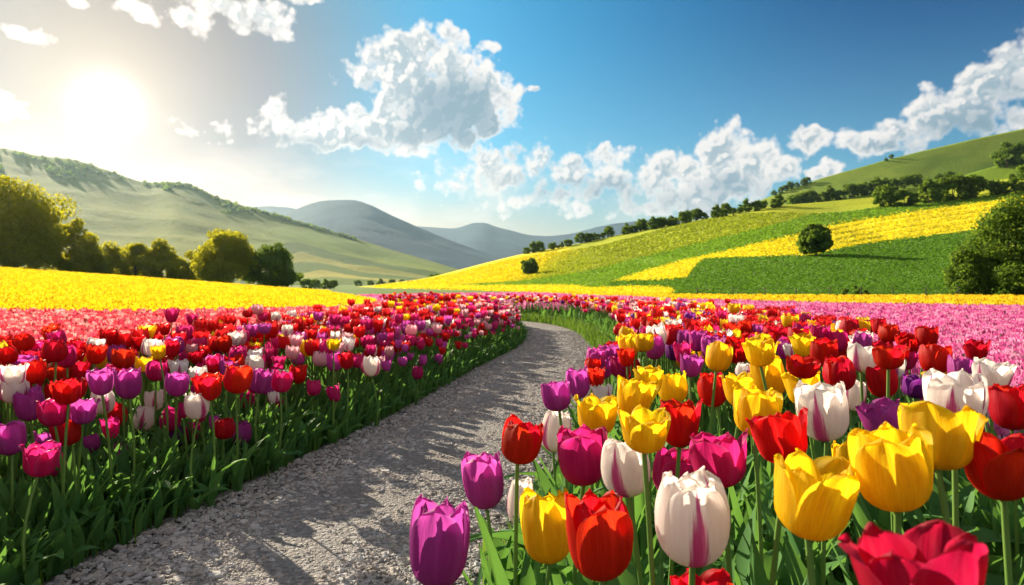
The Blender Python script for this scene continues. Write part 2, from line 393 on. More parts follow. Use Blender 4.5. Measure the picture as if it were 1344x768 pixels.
# ------------------------------------------------------------------ ground
def build_ground():
    az = np.concatenate([np.linspace(-180, -62, 40, endpoint=False), np.linspace(-62, 62, 420), np.linspace(62, 180, 41)[1:]])
    r = np.concatenate([[0.02], np.geomspace(.25, 3900, 300)])
    A, RR = np.meshgrid(np.radians(az), r)
    X, Y = RR * np.sin(A), RR * np.cos(A)
    Z = gz(X, Y)
    soil = 1 - sstep(np.hypot(X, Y), 24, 42)
    o = link('ground', grid_me('ground', np.stack([X, Y, Z], -1), len(az), len(r), [M_GROUND], {'soil': soil.ravel()}))
    tag(o, kind='structure')
    # gravel path, a sheet just above the ground
    t = np.gradient(CL, axis=0); t /= np.linalg.norm(t, axis=1)[:, None]; nrm = np.stack([t[:, 1], -t[:, 0]], 1)
    w = np.linspace(-1, 1, 25); jit = 1 + .08 * (fbm(np.arange(len(CL)) * .35, np.zeros(len(CL)), 3) - .5)[:, None]
    XY = CL[:, None, :] + nrm[:, None, :] * (w[None, :, None] * hwf(CL[:, 1])[:, None, None] * 1.08 * jit[..., None])
    Z = .006 + .012 * (1 - w[None, :] ** 2) + .012 * (fbm(XY[..., 0] * 5, XY[..., 1] * 5) - .5)
    Z = np.maximum(Z, .005) + gz(XY[..., 0], XY[..., 1])
    o = link('path', grid_me('path', np.concatenate([XY, Z[..., None]], -1), 25, len(CL), [M_PATH])); tag(o, kind='structure')
build_ground()

# ------------------------------------------------------------------ hills
class Hill:
    def __init__(s, name, a, b, step, foot, ridge, d0, d1, mat, bounds=None, rows=70, shape=1.0, und=None, back=1.6, d_und=0.0, seed=0):
        s.px = np.arange(a, b + step, step, dtype=float); s.rows = rows; s.bounds = bounds or {}
        yf, yr = smoothI(s.px, foot), smoothI(s.px, ridge)
        D0, D1 = smoothI(s.px, d0), smoothI(s.px, d1)
        t = np.linspace(0, 1, rows)[:, None]
        d = D0 * (D1 / D0) ** t; g = t ** shape
        y = yf + (yr - yf) * g
        if und is not None: y = y + und(s.px[None, :], t) * np.sin(pi * np.clip(t, 0, 1)) ** .7
        s.d, s.y = d, y
        X = (s.px - CX) / FPX * d; Z = EYE - (y - HY) / FPX * d
        tb = np.linspace(0, 1, 16)[1:, None]; db = D1 * (1 + (back - 1) * tb)
        Zb = Z[-1] * (1 - sstep(tb, -.12, 1)) / (1 - sstep(0, -.12, 1)) - 2 * tb
        Xb = (s.px - CX) / FPX * db
        V = np.stack([np.vstack([X, Xb]), np.vstack([d, db]), np.vstack([Z, Zb])], -1)
        V[0, :, 2] -= .6
        if d_und: V[..., 2] += d_und * (fbm(V[..., 0] / 60 + seed, V[..., 1] / 60, 5) - .5) * np.concatenate([np.full((rows - 1, 1), 1.0), np.full((16, 1), 1.0)])
        at = {'t': np.broadcast_to(np.vstack([t, 1 + tb]), V.shape[:2]).ravel(), 'col': np.broadcast_to(s.px, V.shape[:2]).ravel() / 1000}
        yy = np.vstack([y, np.repeat(y[-1:], 15, 0)])
        for k, pts in (bounds or {}).items(): at[k] = (yy - smoothI(s.px, pts, 8)[None, :]).ravel()
        s.V = V
        s.o = link(name, grid_me(name, V, len(s.px), rows + 15, [mat], at)); tag(s.o, kind='structure')
    def at(s, px, y):            # ground point of this hill seen at column px, row y
        i = int(np.clip(np.searchsorted(s.px, px), 1, len(s.px) - 1)); f = (px - s.px[i - 1]) / (s.px[i] - s.px[i - 1])
        yc = s.y[:, i - 1] * (1 - f) + s.y[:, i] * f; j = int(np.argmin(np.abs(yc - y)))
        return s.V[j, i - 1] * (1 - f) + s.V[j, i] * f

def hill_mat(name, chain, sown=(), spec=.1, nscale=.35, bstr=.8, bdist=.25, gamma=.35):
    # chain: [(attribute, softness, colour a, colour b)] painted in order, each where the attribute is positive (below its line)
    m, T, o = new_mat(name); p = T.new('ShaderNodeNewGeometry').outputs['Position']
    n1 = T.noise(p, nscale * .08, 5, .55); n2 = T.noise(p, nscale * 3, 6, .7); n3 = T.noise(p, nscale * .6, 4, .6)
    wob = T.m('MULTIPLY_ADD', T.noise(p, .05, 3, .5), 4.0, -2.0)
    out = None
    for (an, soft, ca, cb) in chain:
        c = T.mix(T.ss(T.m('ADD', T.m('MULTIPLY', n1, .7), T.m('MULTIPLY', n3, .3)), .36, .64), ca, cb)
        if out is None: out = c
        else:
            a = T.attr(an).outputs['Fac']
            out = T.mix(T.ss(T.m('ADD', a, T.m('MULTIPLY', wob, soft)), -.35 - soft * .5, .35 + soft * .5), out, c)
    for (an, lo, freq, amt) in sown:      # drilled rows: thin darker gaps between the rows of plants
        a = T.attr(an).outputs['Fac']
        w = T.ss(T.m('SINE', T.m('MULTIPLY', T.m('ADD', a, T.m('MULTIPLY', wob, .25)), freq)), .1, .9)
        out = T.mix(T.m('MULTIPLY', T.m('MULTIPLY', w, T.ss(n3, .3, .6)), T.m('MULTIPLY', T.m('GREATER_THAN', a, lo), amt)), out, T.mix(1.0, out, (.52, .55, .5), 'MULTIPLY'))
    dark = T.mix(1.0, out, (.45, .52, .40), 'MULTIPLY')
    out = T.mix(T.m('MULTIPLY', T.ss(n2, .45, .68), gamma), out, dark)
    principled(T, o, out, .95, spec, bump(T, n2, bstr, bdist)); return m

def seg_attr(pts): return pts
# far mountains and the valley's sides
m_mtn = hill_mat('mountain', [('', 0, (.002, .034, .070), (.010, .060, .100))], nscale=.05, bdist=6, bstr=.7)  # blue of the distance haze put into the base colour
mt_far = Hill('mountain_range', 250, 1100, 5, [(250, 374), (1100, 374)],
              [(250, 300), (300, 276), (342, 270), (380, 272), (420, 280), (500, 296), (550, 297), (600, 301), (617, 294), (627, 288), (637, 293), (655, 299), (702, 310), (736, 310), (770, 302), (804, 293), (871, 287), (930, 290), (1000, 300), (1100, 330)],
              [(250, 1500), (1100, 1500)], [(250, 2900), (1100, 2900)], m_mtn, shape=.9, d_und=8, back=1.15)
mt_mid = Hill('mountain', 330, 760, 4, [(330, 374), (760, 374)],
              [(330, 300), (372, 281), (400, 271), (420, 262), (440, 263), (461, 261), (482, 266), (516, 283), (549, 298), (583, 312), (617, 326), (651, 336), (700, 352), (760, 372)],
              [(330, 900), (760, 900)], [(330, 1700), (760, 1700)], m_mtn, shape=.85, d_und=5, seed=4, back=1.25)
m_lh = hill_mat('left_hillside', [('', 0, (.105, .160, .010), (.19, .22, .016)), ('slope', 2.5, (.13, .20, .025), (.22, .27, .04)), ('stripe1', 1.2, (.06, .11, .02), (.09, .15, .025)),
                                  ('stripe2', 1.0, (.22, .24, .05), (.32, .31, .07)), ('stripe3', 1.0, (.08, .14, .03), (.13, .19, .04)), ('stripe4', .8, (.30, .30, .06), (.40, .36, .07)), ('stripe5', .8, (.10, .17, .03), (.17, .22, .04))], nscale=.09, bdist=2.5)
left_hill = Hill('hillside', -900, 680, 5, [(-900, 378), (680, 375.5)],
    [(-900, 120), (-300, 160), (-100, 178), (0, 192), (51, 205), (102, 211), (152, 227), (196, 240), (224, 236), (251, 242), (291, 260), (339, 276), (383, 290), (448, 309), (500, 324), (550, 338), (600, 352), (680, 374)],
    [(-900, 150), (680, 330)], [(-900, 560), (0, 620), (300, 700), (680, 800)], m_lh,
    bounds={'slope': [(-900, 420), (200, 420), (280, 330), (340, 306), (380, 294), (450, 312), (680, 374)],
            'stripe1': [(-900, 420), (290, 420), (330, 340), (380, 316), (470, 338), (560, 356), (680, 376)],
            'stripe2': [(-900, 420), (300, 420), (330, 356), (390, 330), (470, 348), (560, 362), (680, 376)],
            'stripe3': [(-900, 420), (300, 420), (350, 352), (400, 340), (480, 355), (560, 366), (680, 377)],
            'stripe4': [(-900, 420), (300, 420), (370, 362), (420, 352), (480, 362), (560, 370), (680, 378)],
            'stripe5': [(-900, 420), (300, 420), (370, 370), (430, 361), (500, 368), (560, 373), (680, 378)]},
    rows=110, shape=.95, und=lambda p, t: 7 * (fbm(p / 90, t * 4, 4) - .5), d_und=5, back=1.5)

# the near slope on the right with its fields
YEL, YEL2 = (.76, .62, .012), (.82, .71, .022)
OLV, OLV2 = (.34, .40, .022), (.46, .48, .022)
LGR, LGR2 = (.16, .31, .018), (.22, .38, .024)
DGR, DGR2 = (.095, .225, .016), (.130, .270, .020)
RIDGE1 = [(440, 379), (482, 376), (560, 366), (600, 356), (651, 342), (685, 334), (753, 322), (820, 307), (896, 293), (960, 281), (1021, 270), (1079, 266), (1120, 262), (1200, 256), (1268, 246), (1344, 232), (1500, 205), (2000, 150)]
def und1(p, t):
    return 15.0 * np.sin(p / 58 + t * 7.5 + .6) * sstep(p, 700, 860) * (1 - sstep(p, 1090, 1200)) * sstep(t, .35, .75) + 2.5 * (fbm(p / 70, t * 3, 3) - .5)
m_r1 = hill_mat('field_slope', [('', 0, YEL, YEL2), ('olive', 8.0, OLV, OLV2), ('green', 1.6, LGR, LGR2), ('bandtop', 1.6, YEL, YEL2), ('bandlow', 1.6, DGR, DGR2), ('striptop', .3, YEL, YEL2), ('striplow', .3, DGR, DGR2)], sown=[('bandtop', 0.0, .95, .95), ('olive', -40.0, .55, .35)], nscale=.5, bdist=.35, gamma=.6)
right_hill = Hill('field_slope', 440, 2000, 4,
    [(440, 379.5), (560, 380), (640, 382), (748, 385), (896, 388), (1344, 390), (2000, 392)], RIDGE1,
    [(440, 130), (560, 92), (640, 72), (748, 52), (896, 36), (1344, 33), (2000, 33)], [(440, 150), (560, 165), (700, 165), (1344, 175), (2000, 180)], m_r1,
    bounds={'olive': [(440, 500), (640, 480), (655, 400), (715, 348), (770, 310), (900, 250), (2000, 100)],
            'green': [(440, 381), (600, 375), (680, 370), (719, 365), (770, 357), (820, 344), (896, 325), (960, 309), (1031, 292), (1065, 282), (1150, 273), (1344, 254), (2000, 180)],
            'bandtop': [(440, 420), (776, 386), (806, 369), (832, 360), (896, 342.5), (960, 328), (1048, 307), (1099, 293), (1201, 276.5), (1333, 258), (1500, 235), (2000, 180)],
            'bandlow': [(440, 419), (776, 385), (806, 369), (860, 368.5), (896, 365.6), (997, 351), (1058, 336), (1133, 321), (1268, 304), (1400, 285), (2000, 220)],
            'striptop': [(440, 376), (560, 375.5), (660, 375), (748, 374.5), (775, 378), (840, 376), (880, 377), (890, 385), (920, 400), (2000, 420)],
            'striplow': [(440, 392), (700, 392), (880, 388), (890, 380), (920, 340), (2000, 300)]},
    rows=150, shape=1.0, und=und1, d_und=.9, back=1.9)
m_r2 = hill_mat('mid_slope', [('', 0, (.17, .27, .020), (.24, .32, .026))], nscale=.3, bdist=.5)
mid_hill = Hill('slope', 1000, 2000, 6, [(1000, 300), (2000, 300)], [(1000, 285), (1060, 270), (1150, 252), (1235, 239), (1268, 228), (1344, 207), (1500, 172), (2000, 110)],
    [(1000, 215), (2000, 215)], [(1000, 270), (2000, 280)], m_r2, rows=50, und=lambda p, t: 3 * (fbm(p / 60, t * 3, 3) - .5), d_und=1.5, back=1.6, seed=2)
m_r3 = hill_mat('high_slope', [('', 0, (.15, .23, .026), (.22, .29, .034))], nscale=.22, bdist=.8)
high_hill = Hill('hill', 900, 2000, 6, [(900, 320), (2000, 300)], [(900, 300), (960, 282), (1014, 255), (1065, 237), (1167, 210), (1285, 180), (1344, 168), (1500, 138), (2000, 90)],
    [(900, 300), (2000, 300)], [(900, 400), (1344, 430), (2000, 430)], m_r3, rows=60, und=lambda p, t: 5 * (fbm(p / 80, t * 3, 3) - .5), d_und=3, back=1.7, seed=7)

# ------------------------------------------------------------------ trees
def tube(pts, radii, k=7):
    pts = np.asarray(pts, float); n = len(pts); V = []
    tn = np.gradient(pts, axis=0); tn /= np.linalg.norm(tn, axis=1)[:, None] + 1e-9
    a = np.cross(tn, [0.31, .95, .02]); a /= np.linalg.norm(a, axis=1)[:, None] + 1e-9; b = np.cross(tn, a)
    th = np.linspace(0, 2 * pi, k, endpoint=False)
    V = pts[:, None] + np.asarray(radii)[:, None, None] * (np.cos(th)[None, :, None] * a[:, None] + np.sin(th)[None, :, None] * b[:, None])
    i = np.arange(n - 1)[:, None] * k; j = np.arange(k)[None]; j2 = (j + 1) % k
    F = np.stack([i + j, i + j2, i + k + j2, i + k + j], -1).reshape(-1, 4)
    return V.reshape(-1, 3), F
def crown_and_trunk(seed, w, h, base=.12, clumps=40, leaves=9000, leaf=.16, squash=1.0, limbs=5, top=1.0, lean=0):
    r = np.random.default_rng(seed)
    # clump centres inside an uneven egg; lower and outer clumps are larger
    u = r.normal(size=(clumps, 3)); u /= np.linalg.norm(u, axis=1)[:, None]
    rad = r.uniform(.35, 1.0, clumps) ** .6
    lump = .72 + .5 * fbm(np.arctan2(u[:, 1], u[:, 0]) * 1.3 + seed * 3.1, u[:, 2] * 2 + 7, 2)
    zc = base * h + (1 - base) * h * .5
    C = u * (rad * lump)[:, None] * np.array([w / 2, w / 2, (1 - base) * h / 2])
    C[:, :2] *= (1.05 - .35 * np.clip(C[:, 2:] / (h / 2), -1, 1) * top)
    C = C * np.array([.82, .82, .84]) + [0, 0, zc]; C[:, 0] += lean * (C[:, 2] / h) * w
    cr = r.uniform(.10, .20, clumps) * min(w, h) * (1.25 - .4 * rad)
    per = r.dirichlet(cr ** 2 * 40 + .2) if False else (cr ** 2 / (cr ** 2).sum())
    idx = r.choice(clumps, leaves, p=per)
    d = r.normal(size=(leaves, 3)); d /= np.linalg.norm(d, axis=1)[:, None]
    rr = r.uniform(.25, 1.08, leaves) ** .55
    P = C[idx] + d * (rr * cr[idx])[:, None] * [1, 1, .8 * squash]
    P[:, 2] = np.where(P[:, 2] < .02 * h, r.uniform(.02, .10, leaves) * h, P[:, 2])
    nrm = d + r.normal(size=(leaves, 3)) * .7 + [0, 0, .25]; nrm /= np.linalg.norm(nrm, axis=1)[:, None]
    a = np.cross(nrm, r.normal(size=(leaves, 3))); a /= np.linalg.norm(a, axis=1)[:, None]; b = np.cross(nrm, a)
    s = leaf * r.uniform(.6, 1.35, leaves)[:, None]
    V = np.stack([P - a * s, P + b * s * .55 + nrm * s * .12, P + a * s, P - b * s * .55 + nrm * s * .12], 1).reshape(-1, 3)
    F = np.arange(leaves * 4).reshape(-1, 4)
    tw = Acc(); r0 = .035 * h
    tops = C[np.argsort(-C[:, 2])[:max(limbs, 1)]] if limbs else C[:0]
    hub = np.array([lean * .2 * w, 0, base * h + .18 * h])
    v, f = tube([[0, 0, -.15], [.01 * w, 0, base * h * .5], hub, hub + [lean * .2 * w, 0, .4 * h]], [r0 * 1.35, r0, r0 * .75, r0 * .2]); tw.add(v, f)
    sel = C[r.choice(clumps, limbs, replace=False)] if limbs else []
    for c in sel:
        mid = (hub + c) / 2 + [0, 0, .06 * h]
        v, f = tube([hub - [0, 0, .05 * h], mid, c], [r0 * .5, r0 * .3, r0 * .08], 5); tw.add(v, f)
    return (V, F), tw
def tree_meshes(seed, w, h, mat, **kw):
    (V, F), tw = crown_and_trunk(seed, w, h, **kw)
    return mk_mesh('crown', V, F, [mat], smooth=False), tw.mesh('trunk', [M_BARK])
def add_tree(name, meshes, loc, label, cat='tree', group=None, scale=(1, 1, 1), rz=0, mat=None):
    e = bpy.data.objects.new(name, None); COL.objects.link(e); e.empty_display_size = .2
    e.location = loc; e.scale = scale; e.rotation_euler = (0, 0, rz)
    tag(e, label, cat, group)
    link('crown', meshes[0], e); link('trunk', meshes[1], e)
    return e
def spot(px, d): 
    X = (px - CX) / FPX * d; return (X, d, float(gz(X, d)))

# trees behind the yellow field on the left: column, distance, width px, top row, base row
d = 52.0
def field_tree(name, seed, px, dd, wpx, ytop, label, cat='tree', **kw):
    X, Y, z = spot(px, dd); h = EYE - (ytop - HY) / FPX * dd - z; w = wpx / FPX * dd
    mat = kw.pop('mat', M_TREE)
    return add_tree(name, tree_meshes(seed, w, h, mat, **kw), (X, Y, z), label, cat)
field_tree('broadleaf_tree', 21, 18, 50, 150, 228, 'tall sunlit broadleaf tree at the far left edge of the yellow field', base=-.05, clumps=95, leaves=30000, leaf=.13, limbs=7, top=.4)
field_tree('broadleaf_tree', 22, -95, 54, 150, 222, 'tall tree cut off by the left edge of the photo', base=.06, clumps=60, leaves=15000, leaf=.16, top=.5)
field_tree('shrub', 23, 98, 54, 74, 284, 'large shrub leaning against the right side of the tallest left tree', 'shrub', base=-.12, clumps=44, leaves=11000, leaf=.13)
field_tree('shrub', 24, 142, 57, 74, 304, 'mid sized shrub second from the tallest left tree behind yellow flowers', 'shrub', base=-.15, clumps=36, leaves=8000, leaf=.13)
field_tree('shrub', 25, 178, 59, 62, 311, 'pale rounded bush in the middle of the shrubs behind yellow flowers', 'shrub', base=-.15, clumps=34, leaves=7000, leaf=.13)
field_tree('shrub', 26, 212, 58, 70, 316, 'broad low bush just before the round tree behind yellow flowers', 'shrub', base=-.15, clumps=34, leaves=8000, leaf=.13)
field_tree('shrub', 27, 247, 60, 54, 326, 'small low bush tucked against the round tree behind yellow flowers', 'shrub', base=-.15, clumps=26, leaves=5000, leaf=.13)
field_tree('round_tree', 28, 296, 54, 84, 294, 'round crowned tree standing near the end of the yellow field', base=-.06, clumps=64, leaves=18000, leaf=.12, top=.6)
field_tree('round_tree', 29, 356, 56, 72, 314, 'lower spreading tree at the very end of the left tree row', base=-.08, clumps=52, leaves=13000, leaf=.12, mat=M_TREED)
# large tree at the right border and small bush by the fence
def slope_tree(name, hill, seed, px, y, wpx, hpx, label, cat='tree', **kw):
    p = hill.at(px, y); k = p[1] / FPX; mat = kw.pop('mat', M_TREED)
    return add_tree(name, tree_meshes(seed, wpx * k, hpx * k, mat, **kw), tuple(p), label, cat)
field_tree('large_bush', 41, 1338, 33.0, 130, 246, 'large rough leaved tree at the right border beside the green field', 'tree', base=-.08, clumps=90, leaves=26000, leaf=.085, mat=M_TREED, limbs=8)
field_tree('large_bush', 42, 1278, 33.5, 72, 318, 'dark bush leaning on the large tree at the right border', 'shrub', base=-.15, clumps=46, leaves=10000, leaf=.08, mat=M_TREED)
field_tree('small_bush', 43, 1124, 34.0, 44, 374, 'small dark bush growing along the wire fence', 'shrub', base=-.15, clumps=22, leaves=2600, leaf=.06, mat=M_TREED)
slope_tree('round_tree', right_hill, 44, 1071, 336, 46, 44, 'lone round tree on the lower edge of the yellow band', base=-.04, clumps=48, leaves=10000, leaf=.26, top=.5)
slope_tree('round_tree', right_hill, 45, 695, 362, 23, 23, 'lone small tree on the yellow slope near the path end', base=-.04, clumps=30, leaves=4000, leaf=.3, top=.5)
# hedgerow trees share five meshes
HEDGE = [tree_meshes(60 + i, 1.0, [.9, 1.05, .8, .95, .7][i], M_TREED, base=-.22, clumps=34, leaves=2200, leaf=.05, limbs=3, top=.6) for i in range(5)]
ORD = 'first second third fourth fifth sixth seventh eighth ninth tenth eleventh twelfth thirteenth fourteenth fifteenth sixteenth seventeenth eighteenth nineteenth twentieth'.split()
def ordinal(i):
    if i < 20: return ORD[i]
    t = (i + 1) // 10; o = (i + 1) % 10
    tens = {2: 'twenty', 3: 'thirty', 4: 'forty', 5: 'fifty', 6: 'sixty', 7: 'seventy', 8: 'eighty', 9: 'ninety'}[t]
    return tens + '-' + ORD[o - 1] if o else tens[:-1] + 'ieth'
def hedgerow(hill, pts, what, where, group, top=False):
    for i, (px, y, w) in enumerate(pts):
        p = hill.at(px, y); s = w * p[1] / FPX
        add_tree('hedgerow_tree', HEDGE[(i * 3 + len(pts)) % 5], (p[0], p[1], p[2] + .02 * s), f'{what}, {ordinal(i)} from the left {where}', 'tree', group, (s, s, s * random.uniform(.82, 1.12)), random.uniform(0, 6))
def along(pts, n, jx=3, wlo=14, whi=24):
    xs = np.linspace(pts[0][0], pts[-1][0], n); return [(x + random.uniform(-jx, jx), I(x, pts), random.uniform(wlo, whi)) for x in xs]
hedgerow(right_hill, along([(690, 334), (753, 323)], 9, 4, 6, 18), 'small dark tree', 'along the crest of the yellow slope', 'trees on the crest of the yellow slope')
hedgerow(right_hill, along([(764, 320), (800, 312)], 6, 3, 8, 20), 'dark hedge tree', 'in the crest clump above the yellow slope', 'clump on the crest of the yellow slope')
hedgerow(right_hill, along([(820, 308), (896, 294)], 14, 3, 7, 19), 'dark hedge tree', 'in the hedge over the olive hump', 'hedge over the olive hump')
hedgerow(right_hill, along([(900, 293), (1024, 271)], 15, 5, 9, 22), 'dense dark tree', 'in the wood line below the high hill', 'wood line below the high hill')
hedgerow(mid_hill, along([(1040, 272), (1150, 254)], 10, 3, 17, 28), 'bushy green tree', 'in the hedge across the middle slope', 'hedge across the middle slope')
hedgerow(mid_hill, along([(1162, 252), (1245, 238)], 7, 3, 14, 24), 'dark green tree', 'along the upper hedge of the middle slope', 'upper hedge of the middle slope')
hedgerow(right_hill, [(1160, 273, 32), (1188, 271, 38), (1220, 268, 40), (1250, 264, 44), (1280, 261, 38), (1308, 257, 26)], 'big dark tree', 'in the clump above the yellow band', 'clump above the yellow band')
hedgerow(mid_hill, [(1322, 218, 36), (1345, 214, 34)], 'dark round tree', 'on the high brow at the right border', 'trees on the high brow')
hedgerow(right_hill, [(1330, 255, 32), (1352, 250, 40)], 'leafy tree', 'above the large border tree', 'trees above the large border tree')
hedgerow(high_hill, along([(1016, 256), (1062, 240)], 7, 2, 8, 13), 'small skyline tree', 'where the high hill meets the clouds', 'trees on the lower skyline')
hedgerow(high_hill, [(1163, 212, 6), (1170, 210, 7)], 'tiny lone tree', 'on the bare skyline of the high hill', 'pair on the bare skyline')
for i, (px, dd, w) in enumerate([(402, 100, 17), (414, 105, 15), (428, 98, 16), (438, 110, 13)]):
    s = w * dd / FPX
    add_tree('hedgerow_tree', HEDGE[i], (*spot(px, dd)[:2], 0), f'small rounded tree, {ordinal(i)} beyond the left tree row in the valley', 'tree', 'valley trees beyond the yellow field', (s * 1.15, s * 1.15, s), i)
for i, (px, dd, w) in enumerate([(470, 210, 10), (486, 220, 9), (500, 215, 12), (515, 240, 10), (528, 230, 13), (545, 260, 10), (570, 190, 20), (556, 200, 10), (590, 230, 12), (607, 240, 10), (622, 250, 11), (641, 260, 9), (655, 260, 8)]):
    s = w * dd / FPX
    add_tree('hedgerow_tree', HEDGE[i % 5], (*spot(px, dd)[:2], 0), f'small hazy valley tree, {ordinal(i)} from the left below the blue mountain', 'tree', 'hazy valley trees', (s * 1.2, s * 1.2, s), i)
# woods on the hazy hillside: no one could count these
def woods():
    r = np.random.default_rng(8); N = 800; L = 26; C = []; S = []
    while len(C) < N:
        px = r.uniform(-500, 470); i = int((px + 900) // 5)
        lo = .62 + .20 * fbm(px / 60.0, 3.3, 3) + .30 * max(0, (px - 150) / 280)
        t = r.uniform(min(lo, .97), 1.0); j = int(t * 109)
        if fbm(px / 45.0, t * 7, 3) < .58 and j < 105: continue
        C.append(left_hill.V[j, i]); S.append(r.uniform(1.5, 3.6) * (.7 if j > 105 else 1))
    C = np.array(C)[:, None]; S = np.array(S)[:, None, None]
    d = r.normal(size=(N, L, 3)); d /= np.linalg.norm(d, axis=2)[..., None]; d[..., 2] = d[..., 2] * .8 + .45
    P = C + d * S * r.uniform(.55, 1.0, (N, L, 1)) * r.uniform(.8, 1.3, (N, 1, 3))
    n = d + r.normal(size=(N, L, 3)) * .5; n /= np.linalg.norm(n, axis=2)[..., None]
    a = np.cross(n, r.normal(size=(N, L, 3))); a /= np.linalg.norm(a, axis=2)[..., None]; b = np.cross(n, a); q = S * .40
    V = np.stack([P - a * q, P + b * q * .8, P + a * q, P - b * q * .8], 2).reshape(-1, 3)
    o = link('hillside_forest', mk_mesh('hillside_forest', V, np.arange(len(V)).reshape(-1, 4), [M_TREED], smooth=False)); tag(o, 'hazy woods scattered over the upper left hillside', 'woods', kind='stuff')
woods()

# ------------------------------------------------------------------ wire fence at the foot of the green field
def fence():
    m, T, o = new_mat('weathered_post'); p = T.new('ShaderNodeNewGeometry').outputs['Position']
    principled(T, o, T.mix(T.noise(p, 20, 4), (.05, .045, .035), (.13, .11, .09)), .9, .1)
    mw, T, o = new_mat('fence_wire'); principled(T, o, (.10, .10, .10), .5, .4).inputs['Metallic'].default_value = .7
    e = bpy.data.objects.new('wire_fence', None); COL.objects.link(e); D = 32.6
    e.location = ((1045 - CX) / FPX * D, D, 0)
    tag(e, 'thin wire fence with dark posts along the foot of the green field', 'fence')
    x0 = e.location.x; tops = []
    for px in (915, 962, 1004, 1045, 1089, 1130, 1172, 1215, 1258, 1300, 1350):
        X = (px - CX) / FPX * D - x0; h = random.uniform(.60, .68)
        v, f = tube([[0, 0, -.1], [.004, 0, h * .6], [random.uniform(-.02, .02), 0, h], [0, 0, h + .003]], [.026, .024, .022, .001], 8)
        link('post', mk_mesh('post', v, f, [m]), e, (X, 0, 0)); tops.append((X, h))
    for z in (.2, .38, .56):
        pts = []
        for (xa, _), (xb, _) in zip(tops, tops[1:]):
            for t in np.linspace(0, 1, 6, endpoint=False): pts.append([xa + (xb - xa) * t, -.026, z - .02 * math.sin(pi * t)])
        v, f = tube(pts, [.005] * len(pts), 4); link('wire', mk_mesh('wire', v, f, [mw]), e)
fence()

# ------------------------------------------------------------------ standing crop on the near slope
def slope_crops():
    r = np.random.default_rng(23); H = right_hill; n = 330000
    px = r.uniform(470, 1960, n); tt = r.random(n) ** 1.15 * .97
    fi = (px - H.px[0]) / 4.0; i = fi.astype(int); fi -= i; fj = tt * (H.rows - 1); j = fj.astype(int); fj -= j
    V = H.V; g = lambda a: (a[j, i] * (1 - fi)[:, None] + a[j, i + 1] * fi[:, None]) * (1 - fj)[:, None] + (a[j + 1, i] * (1 - fi)[:, None] + a[j + 1, i + 1] * fi[:, None]) * fj[:, None]
    P = g(V); y = HY - (P[:, 2] - EYE) / P[:, 1] * FPX
    y0 = y; y = y + r.normal(size=n) * .9
    below = {k: y - smoothI(px, v, 8) > 0 for k, v in H.bounds.items()}
    col = np.tile(np.array(YEL), (n, 1)); amp = np.full(n, 1.0)
    def paint(m, c): col[m] = c
    f = np.clip((y - smoothI(px, H.bounds['olive'], 8)) / 30 + .5 + r.normal(size=n) * .3, 0, 1)
    col += f[:, None] * (np.array(OLV) - np.array(YEL))
    for k, c in (('green', LGR2), ('bandtop', YEL2), ('bandlow', DGR2), ('striptop', YEL2), ('striplow', DGR2)): paint(below[k], c)
    yel = col[:, 0] > .6
    a_ = y0 - smoothI(px, H.bounds['bandtop'], 8); g_ = y0 - smoothI(px, H.bounds['green'], 8)
    keep = (r.random(n) < sstep(px, 480, 680)) & (P[:, 1] < 150) & ~(below['bandtop'] & ~below['bandlow'] & (np.sin(a_ * .95) > .15) & (px > 900) & (r.random(n) < .92 * sstep(px, 900, 1100))) & ~(~below['green'] & (np.sin(g_ * .75) > .2) & (r.random(n) < .6)); P, col, yel = P[keep], col[keep], yel[keep]; n = len(P)
    col = col * r.uniform(.65, 1.2, (n, 1)); s_ = P[:, 1] * .0022 * r.uniform(.6, 1.5, n)
    a = Acc(); X = np.array([[-.5, 0, -.2], [.5, 0, -.2], [.35, .2, .75], [-.35, .2, .75], [0, -.5, -.2], [0, .5, -.2], [.2, .35, .75], [.2, -.35, .75]], float)
    a.many(X, np.array([[0, 1, 2, 3], [4, 5, 6, 7]]), P, r.uniform(0, 6.28, n), np.stack([s_ * 1.2, s_ * 1.2, s_ * .8], 1), Col=col)
    o = link('slope_crops', a.mesh('slope_crops', [M_FIELD])); tag(o, 'rows of yellow rapeseed and green crops standing on the near slope', 'crops', kind='stuff')
slope_crops()

